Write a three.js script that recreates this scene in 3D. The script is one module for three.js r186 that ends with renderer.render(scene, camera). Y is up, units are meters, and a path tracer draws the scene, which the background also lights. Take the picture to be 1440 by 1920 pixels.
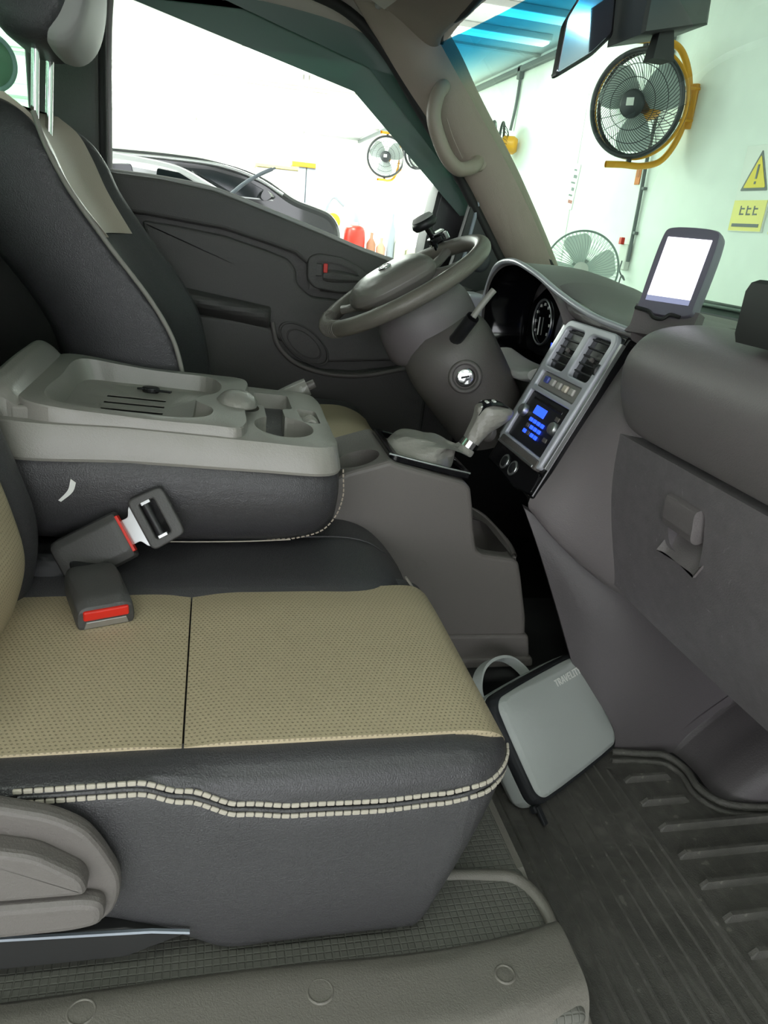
import * as THREE from 'three';
import { RoundedBoxGeometry } from 'three/addons/geometries/RoundedBoxGeometry.js';
import { mergeGeometries, mergeVertices, toCreasedNormals } from 'three/addons/utils/BufferGeometryUtils.js';
import { RectAreaLightUniformsLib } from 'three/addons/lights/RectAreaLightUniformsLib.js';
import { FontLoader } from 'three/addons/loaders/FontLoader.js';
import { TextGeometry } from 'three/addons/geometries/TextGeometry.js';
import { Brush, Evaluator, SUBTRACTION } from 'three-bvh-csg';

// ------------------------------------------------------------------ camera, sky, light
const scene = new THREE.Scene();
const camera = new THREE.PerspectiveCamera(68.12, 0.75, 0.02, 80);
camera.position.set(0, 0.85, 0);
camera.up.set(-0.0125, 0.9301, -0.367);
camera.lookAt(0.2227, 0.85 - 0.3552, -0.9079);
const renderer = new THREE.WebGLRenderer();
renderer.toneMapping = THREE.LinearToneMapping;
renderer.toneMappingExposure = 2.5;
renderer.shadowMap.enabled = true;
RectAreaLightUniformsLib.init();
scene.background = new THREE.Color().setRGB(2.3, 2.35, 2.45);       // overcast daylight outside the gates
const LAMP = 12, FAR_FILL = 22;                                                    // radiance of the ceiling tubes and of the added far bay panels

// ------------------------------------------------------------------ helpers
let seed = 7;
const rnd = () => { seed = (seed * 1664525 + 1013904223) >>> 0; return seed / 4294967296; };
const taken = {};
const numbered = (n) => { const k = taken[n] = (taken[n] ?? -1) + 1; return k ? `${n}_${String(k).padStart(3, '0')}` : n; };
const V = (a, b, c) => (Array.isArray(a) ? new THREE.Vector3(a[0], a[1], a[2]) : new THREE.Vector3(a, b, c));
function boxUV(g) {
  if (g.index) g = g.toNonIndexed();
  const p = g.attributes.position, uv = new Float32Array(p.count * 2);
  const a = V(0, 0, 0), b = V(0, 0, 0), c = V(0, 0, 0);
  for (let i = 0; i < p.count; i += 3) {
    a.fromBufferAttribute(p, i); b.fromBufferAttribute(p, i + 1); c.fromBufferAttribute(p, i + 2);
    const n = b.clone().sub(a).cross(c.clone().sub(a));
    const ax = Math.abs(n.x), ay = Math.abs(n.y), az = Math.abs(n.z);
    [a, b, c].forEach((q, k) => {
      const j = (i + k) * 2;
      if (ay >= ax && ay >= az) { uv[j] = q.x; uv[j + 1] = q.z; } else if (ax >= az) { uv[j] = q.z; uv[j + 1] = q.y; } else { uv[j] = q.x; uv[j + 1] = q.y; }
    });
  }
  g.setAttribute('uv', new THREE.BufferAttribute(uv, 2));
  return g;
}
function mesh(name, geo, mat, parent = null, keepUV = false) {
  if (Array.isArray(geo)) geo = mergeGeometries(geo.map((g) => { g = g.index ? g.toNonIndexed() : g; for (const k of Object.keys(g.attributes)) if (k !== 'position' && k !== 'normal' && k !== 'uv') g.deleteAttribute(k); if (!g.attributes.uv) g.setAttribute('uv', new THREE.BufferAttribute(new Float32Array(g.attributes.position.count * 2), 2)); return g; }));
  if (!keepUV) geo = boxUV(geo);
  const m = new THREE.Mesh(geo, mat);
  m.castShadow = m.receiveShadow = true;
  m.name = parent ? name : numbered(name);
  (parent || scene).add(m);
  return m;
}
function tag(o, label, category, group) { o.userData.label = label; o.userData.category = category; if (group) o.userData.group = group; return o; }
function thing(name, label, category, pos = [0, 0, 0], group) {
  const o = new THREE.Group(); o.name = numbered(name); o.position.set(...pos); scene.add(o);
  return tag(o, label, category, group);
}
function struct(name, geo, mat, label) { const m = mesh(name, geo, mat); m.userData.kind = 'structure'; if (label) m.userData.label = label; return m; }
const move = (g, x, y, z) => g.translate(x, y, z);
const box = (w, h, d, x = 0, y = 0, z = 0, r = 0.003) => move(r > 0 ? new RoundedBoxGeometry(w, h, d, 2, Math.min(r, w * 0.49, h * 0.49, d * 0.49)) : new THREE.BoxGeometry(w, h, d), x, y, z);
const box2 = (x0, x1, y0, y1, z0, z1, r = 0.003) => box(x1 - x0, y1 - y0, z1 - z0, (x0 + x1) / 2, (y0 + y1) / 2, (z0 + z1) / 2, r);
function smoothLine(pts, n, closed = false) { return new THREE.CatmullRomCurve3(pts.map((p) => V(p)), closed, 'centripetal').getPoints(n).slice(0, closed ? n : n + 1); }
const tube = (pts, r, n = 40, closed = false, rs = 10) => new THREE.TubeGeometry(new THREE.CatmullRomCurve3(pts.map((p) => V(p)), closed, 'centripetal'), n, r, rs, closed);
function rod(a, b, r, r2 = r, seg = 16) {
  a = V(a); b = V(b); const d = b.clone().sub(a), g = new THREE.CylinderGeometry(r2, r, d.length(), seg);
  g.applyQuaternion(new THREE.Quaternion().setFromUnitVectors(V(0, 1, 0), d.clone().normalize()));
  return move(g, (a.x + b.x) / 2, (a.y + b.y) / 2, (a.z + b.z) / 2);
}
const torus = (R, r, s = 48, t = 12) => new THREE.TorusGeometry(R, r, t, s);
function shapeOf(pts, round = 0) {   // polygon with optional rounded corners
  const s = new THREE.Shape(), n = pts.length;
  if (!round) { pts.forEach((p, i) => (i ? s.lineTo(p[0], p[1]) : s.moveTo(p[0], p[1]))); s.closePath(); return s; }
  for (let i = 0; i < n; i++) {
    const p = new THREE.Vector2(...pts[i]), a = new THREE.Vector2(...pts[(i + n - 1) % n]), b = new THREE.Vector2(...pts[(i + 1) % n]);
    const ra = Math.min(round, a.distanceTo(p) * 0.45), rb = Math.min(round, b.distanceTo(p) * 0.45);
    const q = p.clone().add(a.clone().sub(p).setLength(ra)), r = p.clone().add(b.clone().sub(p).setLength(rb));
    if (i) s.lineTo(q.x, q.y); else s.moveTo(q.x, q.y);
    s.quadraticCurveTo(p.x, p.y, r.x, r.y);
  }
  s.closePath(); return s;
}
function prismZ(pts, z0, z1, bevel = 0.004, round = 0, holes = []) {   // xy outline, from z0 up to z1
  const s = Array.isArray(pts) ? shapeOf(pts, round) : pts; for (const h of holes) s.holes.push(h);
  const g = new THREE.ExtrudeGeometry(s, { depth: Math.max(1e-4, z1 - z0 - 2 * bevel), bevelEnabled: bevel > 0, bevelSize: bevel, bevelOffset: -bevel, bevelThickness: bevel, bevelSegments: 3, curveSegments: 10 });
  return move(g, 0, 0, z0 + bevel);
}
function prismX(pts, x0, x1, bevel = 0.004, round = 0, holes) { const g = prismZ(pts, x0, x1, bevel, round, holes); return remap(g, (x, y, z) => [z, y, -x]); }   // outline given as [-z, y]
function prismY(pts, y0, y1, bevel = 0.004, round = 0, holes) { const g = prismZ(pts, y0, y1, bevel, round, holes); return remap(g, (x, y, z) => [x, z, -y]); }   // outline given as [x, -z]
function remap(g, f) { const p = g.attributes.position; for (let i = 0; i < p.count; i++) p.setXYZ(i, ...f(p.getX(i), p.getY(i), p.getZ(i))); g.computeVertexNormals(); return g; }
function skin(rows, closedV = false, cap = false, crease = 0.7) {        // rows of equal-length point lists joined into a surface
  const pos = [], idx = [], m = rows[0].length;
  rows.forEach((r) => r.forEach((p) => { const q = p.isVector3 ? [p.x, p.y, p.z] : p; pos.push(...q); }));
  const mm = closedV ? m : m - 1;
  for (let i = 0; i < rows.length - 1; i++) for (let j = 0; j < mm; j++) {
    const a = i * m + j, b = i * m + (j + 1) % m, c = a + m, d = b + m;
    idx.push(a, c, b, b, c, d);
  }
  if (cap) for (const [ri, flip] of [[0, false], [rows.length - 1, true]]) {
    const base = pos.length / 3, c = V(0, 0, 0);
    rows[ri].forEach((p) => { const q = V(p.isVector3 ? [p.x, p.y, p.z] : p); c.add(q); pos.push(q.x, q.y, q.z); });
    c.multiplyScalar(1 / m); pos.push(c.x, c.y, c.z);
    for (let j = 0; j < m; j++) { const a = base + j, b = base + (j + 1) % m; if (flip) idx.push(a, base + m, b); else idx.push(a, b, base + m); }
  }
  if (cap) {   // faces of closed bodies point outwards
    let vol = 0; const P = (i) => [pos[i * 3], pos[i * 3 + 1], pos[i * 3 + 2]];
    for (let i = 0; i < idx.length; i += 3) { const [a, b, c] = [P(idx[i]), P(idx[i + 1]), P(idx[i + 2])]; vol += a[0] * (b[1] * c[2] - b[2] * c[1]) - a[1] * (b[0] * c[2] - b[2] * c[0]) + a[2] * (b[0] * c[1] - b[1] * c[0]); }
    if (vol < 0) for (let i = 0; i < idx.length; i += 3) { const q = idx[i]; idx[i] = idx[i + 1]; idx[i + 1] = q; }
  }
  const g = new THREE.BufferGeometry(); g.setAttribute('position', new THREE.Float32BufferAttribute(pos, 3)); g.setIndex(idx);
  g.computeVertexNormals();
  return crease ? toCreasedNormals(g, crease) : g;
}
function loft(sections, { n = 40, rows = 0, cap = true, crease = 0.9, smooth = true } = {}) {   // closed sections, smoothed round and along
  let R = sections.map((s) => (smooth ? smoothLine(s, n, true) : s.map((p) => V(p))));
  if (rows) { const m = R[0].length, cols = []; for (let j = 0; j < m; j++) cols.push(smoothLine(R.map((r) => r[j].toArray()), rows)); R = cols[0].map((_, i) => cols.map((c) => c[i])); }
  return skin(R, true, cap, crease);
}
function sheet(grid, thick, dir, nu = 24, nv = 24, crease = 0.6) {      // smoothed control grid given thickness along dir
  let R = grid.map((r) => smoothLine(r, nv));
  const cols = []; for (let j = 0; j <= nv; j++) cols.push(smoothLine(R.map((r) => r[j].toArray()), nu));
  R = cols[0].map((_, i) => cols.map((c) => c[i]));
  const d = V(dir).setLength(thick), B = R.map((r) => r.map((p) => p.clone().add(d)));
  // wrap the front and back of every row into one closed ring
  const rings = R.map((r, i) => [...r, ...B[i].slice().reverse()]);
  return skin(rings, true, true, crease);
}
function refacet(g, crease) { const q = new THREE.BufferGeometry(); q.setAttribute('position', (g.index ? g.toNonIndexed() : g).attributes.position.clone()); return toCreasedNormals(mergeVertices(q, 1e-5), crease); }   // clean normals after a boolean
const lathe = (pts, seg = 40) => new THREE.LatheGeometry(pts.map((p) => new THREE.Vector2(p[0], p[1])), seg);
function aim(g, from, to, x, y, z) { g.applyQuaternion(new THREE.Quaternion().setFromUnitVectors(V(from), V(to).normalize())); return move(g, x, y, z); }

// ------------------------------------------------------------------ procedural textures
function noiseGrid(n) { const a = new Float32Array(n * n); for (let i = 0; i < n * n; i++) a[i] = rnd(); return (u, v) => { u = ((u % 1) + 1) % 1 * n; v = ((v % 1) + 1) % 1 * n; const i = Math.floor(u), j = Math.floor(v), f = u - i, g = v - j, s = f * f * (3 - 2 * f), t = g * g * (3 - 2 * g), at = (p, q) => a[(q % n) * n + (p % n)]; return (at(i, j) * (1 - s) + at(i + 1, j) * s) * (1 - t) + (at(i, j + 1) * (1 - s) + at(i + 1, j + 1) * s) * t; }; }
const N8 = noiseGrid(8), N16 = noiseGrid(16), N32 = noiseGrid(32), N64 = noiseGrid(64), N128 = noiseGrid(128);
function tex(size, fn, srgb, metres) {
  const d = new Uint8Array(size * size * 4);
  for (let y = 0; y < size; y++) for (let x = 0; x < size; x++) { let c = fn(x / size, y / size); if (!Array.isArray(c)) c = [c, c, c]; const k = (y * size + x) * 4; for (let i = 0; i < 3; i++) d[k + i] = Math.max(0, Math.min(255, c[i] * 255)); d[k + 3] = 255; }
  const t = new THREE.DataTexture(d, size, size); t.wrapS = t.wrapT = THREE.RepeatWrapping; t.magFilter = THREE.LinearFilter; t.minFilter = THREE.LinearMipmapLinearFilter; t.generateMipmaps = true;
  if (srgb) t.colorSpace = THREE.SRGBColorSpace; t.repeat.set(1 / metres, 1 / metres); t.needsUpdate = true; return t;
}
const grainBump = tex(512, (u, v) => 0.55 * N128(u, v) + 0.45 * N64(u, v), false, 0.10);
const leatherBump = tex(512, (u, v) => { const a = N64(u, v), b = N128(u, v); return 0.3 + 0.7 * Math.min(1, Math.abs(a - 0.5) * 3) * (0.6 + 0.4 * b); }, false, 0.09);
const perfBump = tex(256, (u, v) => { const k = 16; let x = u * k, y = v * k; const row = Math.floor(y); x += (row % 2) * 0.5; const dx = x - Math.floor(x) - 0.5, dy = y - row - 0.5; return dx * dx + dy * dy < 0.05 ? 0.1 : 0.9; }, false, 0.08);
const perfCol = tex(512, (u, v) => { const k = 16; let x = u * k, y = v * k; const row = Math.floor(y); x += (row % 2) * 0.5; const dx = x - Math.floor(x) - 0.5, dy = y - row - 0.5; const h = dx * dx + dy * dy < 0.04 ? 0.8 : 1, m = 0.96 + 0.07 * (N128(u, v) - 0.5); return [0.735 * h * m, 0.675 * h * m, 0.56 * h * m]; }, true, 0.08);
const scuff = (base, amt, metres, n = 46) => {   // plain plastic with fine scuffs and specks
  const marks = []; for (let i = 0; i < n; i++) marks.push([rnd(), rnd(), rnd() * 6.28, 0.004 + 0.02 * rnd() * rnd(), 0.0012 + 0.0012 * rnd(), 0.3 + rnd() * 0.7]);
  return tex(512, (u, v) => { let k = 1 + 0.07 * (N32(u, v) - 0.5) + 0.05 * (N128(u, v) - 0.5), s = 0; for (const [a, b, t, l, w, o] of marks) { const dx = u - a, dy = v - b, c = Math.cos(t), q = Math.sin(t), p = dx * c + dy * q, r = dy * c - dx * q; if (Math.abs(p) < l && Math.abs(r) < w) s = Math.max(s, o * (1 - Math.abs(p) / l)); } return base.map((c) => c * k + s * amt); }, true, metres);
};
const dirtyRubber = tex(1024, (u, v) => { const a = N16(u, v), b = N64(u, v), c = N128(u, v), s = N128(u, v * 0.1 + 0.3); let k = 0.32 + 0.06 * a + 0.04 * (b - 0.5) + 0.03 * (c - 0.5); const w = N64(u * 0.9, v * 0.11 + 0.2 * a), e = N128(u, v * 0.2); k += 0.10 * Math.max(0, w - 0.55) + 0.10 * Math.max(0, e - 0.72) + (b * 0.5 + c * 0.5 > 0.86 ? 0.10 : 0); return [k, k * 0.975, k * 0.93]; }, true, 1.0);
const checker = tex(256, (u, v) => { const k = 12, x = u * k % 1, y = v * k % 1; return (x < 0.8 && y < 0.8) ? 0.8 : 0.2; }, false, 0.1);
const paintNoise = tex(256, (u, v) => { const k = 0.93 + 0.03 * N8(u, v) + 0.02 * N32(u, v); return [k * 0.985, k, k * 0.985]; }, true, 2.2);
const concrete = tex(512, (u, v) => { const k = 0.68 + 0.1 * N8(u, v) + 0.06 * N32(u, v) + 0.04 * N128(u, v); return [k, k, k * 0.98]; }, true, 2.5);
const fabricBump = tex(256, (u, v) => 0.5 + 0.25 * Math.sin(u * 6.2832 * 64) + 0.25 * Math.sin(v * 6.2832 * 64), false, 0.06);

const std = (color, roughness = 0.5, o = {}) => new THREE.MeshStandardMaterial({ color, roughness, side: THREE.DoubleSide, ...o });
const phys = (color, roughness, o) => new THREE.MeshPhysicalMaterial({ color, roughness, side: THREE.DoubleSide, ...o });
const M = {
  dash: std(0x6a6465, 0.5, { bumpMap: grainBump, bumpScale: 0.0003 }),
  dashScuff: std(0xffffff, 0.5, { map: scuff([0.415, 0.395, 0.405], 0.16, 0.42), bumpMap: grainBump, bumpScale: 0.0003 }),
  console: std(0x635e5b, 0.5, { bumpMap: grainBump, bumpScale: 0.0003 }),
  dashShaded: std(0x565153, 0.55, { bumpMap: grainBump, bumpScale: 0.0003 }),  // darker copy of the dash plastic, footwell shade put into the colour
  tray: std(0x8c8983, 0.32, { bumpMap: grainBump, bumpScale: 0.0002 }),
  door: std(0x4c4a48, 0.55, { bumpMap: grainBump, bumpScale: 0.0004 }),
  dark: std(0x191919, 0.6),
  blackPlastic: std(0x1d1d1f, 0.45),
  gloss: std(0x0d0d10, 0.12),
  leather: std(0x3b3a3c, 0.42, { bumpMap: leatherBump, bumpScale: 0.0004 }),
  tan: std(0xffffff, 0.6, { map: perfCol, bumpMap: perfBump, bumpScale: 0.0005 }),
  tanPlain: std(0xb8a98c, 0.5, { bumpMap: leatherBump, bumpScale: 0.0003 }),
  creamLeather: std(0xb9ad9d, 0.5, { bumpMap: leatherBump, bumpScale: 0.0003 }),
  headGrey: std(0xa9a6a4, 0.6),
  thread: std(0xaaa396, 0.7),
  piping: std(0x8f8b84, 0.6),
  pillar: std(0x95887d, 0.6, { bumpMap: grainBump, bumpScale: 0.0003 }),
  handle: std(0x94897c, 0.45),
  headliner: std(0xbdb5ac, 0.9),
  seal: std(0x161514, 0.7),
  mat: std(0xffffff, 0.62, { map: dirtyRubber, bumpMap: grainBump, bumpScale: 0.0006 }),
  platform: std(0x6b6a64, 0.65, { bumpMap: checker, bumpScale: 0.0012 }),
  sill: std(0x77736c, 0.5, { bumpMap: grainBump, bumpScale: 0.0003 }),
  silver: std(0xc2c3cb, 0.3, { metalness: 0.2 }),
  chrome: std(0xd8d8da, 0.12, { metalness: 1 }),
  steel: std(0xb9babb, 0.3, { metalness: 0.9 }),
  buckle: std(0x464544, 0.5, { bumpMap: grainBump, bumpScale: 0.0002 }),
  red: std(0xd22a1c, 0.35),
  bag: std(0xb6bbb8, 0.85, { bumpMap: fabricBump, bumpScale: 0.0003 }),
  zip: std(0x1c1e22, 0.7),
  web: std(0x222224, 0.6),
  wheel: std(0x69645c, 0.38, { bumpMap: leatherBump, bumpScale: 0.0002 }),
  pad: std(0x726d68, 0.35),
  white: std(0xe6e6e2, 0.5),
  offWhite: std(0xd4d4cf, 0.5),
  wall: std(0xffffff, 0.75, { map: paintNoise }),
  ceil: std(0xe4e8e6, 0.8),
  ground: std(0xffffff, 0.45, { map: concrete }),
  yellow: std(0xd99a1c, 0.4),
  fanBlack: std(0x22262a, 0.4),
  grille: std(0x2b3034, 0.4),
  cable: std(0x6a6e70, 0.6),
  greyPaint: std(0x8a929c, 0.45),
  orange: std(0xd67b3f, 0.7),
  carBlack: phys(0x14161a, 0.3, { clearcoat: 1, clearcoatRoughness: 0.05 }),
  carWhite: phys(0xe8e8ea, 0.3, { clearcoat: 1, clearcoatRoughness: 0.05 }),
  carGrey: phys(0x2e3238, 0.3, { clearcoat: 1, clearcoatRoughness: 0.05 }),
  carGlass: std(0x1a2226, 0.06),
  tyre: std(0x161616, 0.85),
  glass: phys(0xd6efe0, 0.0, { transmission: 1, thickness: 0, ior: 1.45 }),
  tintGlass: phys(0x2f9fc0, 0.0, { transmission: 1, thickness: 0, ior: 1.45 }),
  visorGreen: phys(0x55796c, 0.35, { transmission: 0.4, thickness: 0, ior: 1.45 }),
  mirror: std(0xc9cbe0, 0.06, { metalness: 1 }),
  lens: phys(0x101014, 0.04, { clearcoat: 1 }),
};
const glow = (c, i) => new THREE.MeshStandardMaterial({ color: 0x000000, emissive: c, emissiveIntensity: i, roughness: 0.3 });

// ------------------------------------------------------------------ workshop around the truck
const GY = -0.45, CY = 2.48, FX = 3.0, ZB = -17.7, ZN = 5.2, XR = -9.5;
struct('workshop_floor', box2(XR, FX, GY - 0.1, GY, ZB, ZN, 0), M.ground, 'grey concrete workshop floor');
{
  const c = struct('ceiling', box2(XR - 0.2, FX + 0.2, CY, CY + 0.15, ZB - 0.2, ZN + 0.2, 0), M.ceil, 'white workshop ceiling');
  for (let i = 0; i < 3; i++) mesh('joint_strip', box2(XR, FX, CY - 0.02, CY, -7.9 - i * 3.9, -7.82 - i * 3.9, 0), M.offWhite, c);
}
{
  const w = struct('wall_front', box2(FX, FX + 0.15, GY, CY, ZB, ZN, 0), M.wall, 'pale painted workshop wall in front of the truck');
  mesh('ceiling_trunking', box2(FX - 0.05, FX, CY - 0.10, CY - 0.045, ZB, ZN, 0.01), M.cable, w);
  for (const z of [-3.0, -6.6, -10.2, -13.8]) mesh('panel_joint', box2(FX - 0.004, FX, GY, CY - 0.1, z - 0.006, z + 0.006, 0), M.offWhite, w);
}
{
  const w = struct('wall_far', box2(XR, FX, GY, CY, ZB - 0.15, ZB, 0), M.wall, 'white far workshop wall');
  for (let i = 0; i < 5; i++) mesh('panel_joint', box2(-7 + i * 2.2, -6.98 + i * 2.2, GY, CY, ZB, ZB + 0.01, 0), M.offWhite, w);
  mesh('ceiling_trunking', box2(XR, FX, CY - 0.12, CY - 0.05, ZB, ZB + 0.06, 0.01), M.offWhite, w);
}
// rear wall with a wide gate, near wall with two wide gates open to daylight
struct('wall_rear', [box2(XR - 0.15, XR, GY, CY, ZB, -15, 0), box2(XR - 0.15, XR, GY, CY, -1.5, ZN, 0), box2(XR - 0.15, XR, CY - 0.35, CY, -15, -1.5, 0), box2(XR - 0.15, XR, GY, CY - 0.35, -8.4, -8.0, 0)], M.wall, 'workshop wall with wide open gates behind the truck');
struct('wall_near', [box2(XR, -6.2, GY, CY, ZN, ZN + 0.15, 0), box2(2.2, FX, GY, CY, ZN, ZN + 0.15, 0), box2(-6.2, 2.2, CY - 0.3, CY, ZN, ZN + 0.15, 0), box2(-2.1, -1.9, GY, CY - 0.3, ZN, ZN + 0.15, 0)], M.wall, 'workshop wall with wide open gates beside the truck');
{
  const g = mesh('yard', box2(-40, 40, GY - 0.3, GY - 0.1, -45, 45, 0), std(0x9a9a96, 0.8)); g.userData.kind = 'structure'; g.userData.label = 'pale concrete yard outside the gates';
}
// ceiling tubes, and wide panels added to whiten the far bay: a glowing diffuser and a light of its size just under it
function ceilingLight(x, z, w = 0.14) {
  const t = thing('ceiling_light', w > 0.2 ? 'wide white light panel added under the ceiling to brighten the far bay' : 'long white fluorescent fitting under the workshop ceiling', 'lamp', [x, CY, z], w > 0.2 ? 'wide light panels added to brighten the far bay' : 'fluorescent fittings in rows under the ceiling');
  mesh('housing', box2(-0.65, 0.65, -0.05, 0, -w / 2 - 0.01, w / 2 + 0.01, 0.008), M.white, t);
  mesh('diffuser', box2(-0.63, 0.63, -0.075, -0.05, -w / 2, w / 2, 0.012), glow(0xf2fff4, 1.5), t);
  const l = new THREE.RectAreaLight(0xf4fff4, w > 0.2 ? FAR_FILL : LAMP, 1.24, w); l.position.set(0, -0.08, 0); l.lookAt(x, CY - 2, z); l.castShadow = true; t.add(l);
  l.rotation.set(-Math.PI / 2, 0, 0);
}
for (const x of [-7.2, -4.6, -2.0, 0.9]) for (const z of [-9.8, -12.6, -15.6]) ceilingLight(x, z, 1.0);  // wide panels added to white out the view through the driver window
for (const x of [-6.6, -3.4, -0.6, 2.15]) for (const z of [3.4, 0.9, -3.4, -6.4, -7.15]) { if (z === -3.4 && x === 2.15) continue; if (z === -7.15 && x !== 2.15) continue; if (z === -6.4 && x === 2.15) { ceilingLight(2.2, z); continue; } ceilingLight(x, z); }

// ------------------------------------------------------------------ cab shell
struct('floor', box2(0.36, 1.06, -0.04, 0, -1.98, -0.46, 0), M.dark, 'dark cab floor under the rubber mat');
{
  const s = struct('floor', box2(-0.62, 0.385, -0.04, 0.118, -1.98, -0.47, 0.012), M.platform, 'raised grey checkered floor under the passenger seats');
  mesh('edge_rim', tube([[0.20, 0.114, -0.668], [0.33, 0.115, -0.655], [0.368, 0.116, -0.645], [0.390, 0.110, -0.612], [0.402, 0.080, -0.575], [0.412, 0.05, -0.545], [0.425, 0.012, -0.51]], 0.009, 40), M.sill, s);
  mesh('lip', sheet([[[0.385, 0.12, -1.3], [0.385, 0.12, -0.66]], [[0.405, 0.07, -1.3], [0.405, 0.07, -0.62]], [[0.43, 0.005, -1.3], [0.43, 0.005, -0.55]]], 0.01, [-1, -0.4, 0], 10, 10), M.sill, s);
}
{
  const s = struct('trim_1', loft([-0.62, -0.35, -0.15, 0.05, 0.25, 0.34, 0.39].map((x, i) => { const t = i / 6, w = 0.105 - 0.01 * Math.abs(i - 3) / 3, zc = -0.46 - (i > 4 ? (i - 4) * 0.012 : 0); return [[x, 0.00, zc - w], [x, 0.118, zc - w], [x, 0.131, zc - w + 0.012], [x, 0.132, zc - 0.045], [x, 0.128, zc - 0.012], [x, 0.115, zc], [x, 0.04, zc + 0.012], [x, 0.0, zc + 0.01]]; }), { n: 36, rows: 24 }), M.sill, 'grey plastic door sill trim with round screw caps');
  for (const [x, z, r] of [[-0.113, -0.532, 0.0125], [0.112, -0.522, 0.0125], [0.305, -0.515, 0.010]]) { const c = mesh('screw_cap', [aim(torus(r, 0.0016, 28, 8), [0, 0, 1], [0, 1, 0], x, 0.1322, z), aim(lathe([[0, 0.0012], [r * 0.8, 0.001], [r, 0]], 24), [0, 1, 0], [0, 1, 0], x, 0.1318, z)], M.sill, s); c.userData.label = 'round plastic screw cap'; }
}
{ // outer sill, out of frame below
  struct('trim_2', loft([-0.62, 0, 0.37].map((x) => [[x, 0.10, -0.47], [x, 0.09, -0.452], [x, 0.0, -0.44], [x, -0.18, -0.42], [x, -0.18, -0.5], [x, 0.0, -0.5]]), { smooth: false }), M.carWhite, 'painted rocker panel below the door opening');
}
// rear wall with a window, roof, header
struct('wall_cab_rear', [box2(-0.66, -0.60, -0.04, 0.9, -1.98, -0.45, 0), box2(-0.66, -0.60, 1.25, 1.42, -1.98, -0.45, 0), box2(-0.66, -0.60, 0.9, 1.25, -1.98, -1.86, 0), box2(-0.66, -0.60, 0.9, 1.25, -0.57, -0.45, 0)], M.door, 'dark rear wall of the cab with a wide window');
{ const p = struct('window_1', box2(-0.634, -0.628, 0.9, 1.25, -1.86, -0.57, 0), M.glass, 'rear window of the cab'); mesh('seal', [tube([[-0.6, 0.9, -1.86], [-0.6, 1.25, -1.86], [-0.6, 1.25, -0.57], [-0.6, 0.9, -0.57]], 0.008, 80, true, 6)], M.seal, p); }
struct('ceiling_cab', loft([-2.03, -1.9, -1.2, -0.6, -0.44].map((z, i) => { const d = [0.09, 0.02, 0, 0.02, 0.09][i]; return [[-0.66, 1.36 - d, z], [0.1, 1.37 - d, z], [0.34, 1.335 - d, z], [0.46, 1.27 - d, z], [0.50, 1.26 - d, z], [0.48, 1.33 - d, z], [0.3, 1.42 - d, z], [-0.3, 1.45 - d, z], [-0.66, 1.43 - d, z]]; }), { n: 54, rows: 20 }), M.headliner, 'beige headliner above the windscreen');
struct('trim_3', loft([-1.93, -1.86, -1.6, -1.2, -0.8, -0.5].map((z, i) => { const d = [-0.005, -0.02, -0.025, -0.025, -0.02, 0][i], o = [0.02, 0.005, 0, -0.02, 0, 0.02][i]; return [[0.24 + o, 1.315 - d, z], [0.36 + o, 1.262 - d, z], [0.455 + o, 1.212 - d, z], [0.475 + o, 1.22 - d, z], [0.46 + o, 1.27 - d, z], [0.34 + o, 1.345 - d, z]]; }), { n: 40, rows: 30 }), M.pillar, 'beige header trim along the top of the windscreen');
// far windscreen pillar, and its twin on the near side
const pillarSec = (z, s) => [[0.30, 1.315, 0.13], [0.384, 1.223, 0.142], [0.456, 1.137, 0.14], [0.602, 0.975, 0.13], [0.743, 0.789, 0.124], [0.80, 0.71, 0.12]].map(([x, y, w], i) => { const zz = z + s * (-0.02 + i * 0.012); return [[x - 0.012, y - 0.008, zz + s * 0.05], [x + 0.004, y + 0.004, zz], [x + w * 0.35, y + 0.012, zz - s * 0.018], [x + w * 0.75, y + 0.016, zz - s * 0.014], [x + w, y + 0.018, zz + s * 0.004], [x + w + 0.012, y + 0.02, zz + s * 0.05], [x + w * 0.5, y + 0.02, zz + s * 0.07]]; });
struct('trim_4', loft(pillarSec(-1.92, -1), { n: 44, rows: 40 }), M.pillar, 'beige windscreen pillar trim carrying the grab handle');
struct('trim_5', loft(pillarSec(-0.50, 1), { n: 44, rows: 40 }), M.pillar, 'beige windscreen pillar trim at the open door');
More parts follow.
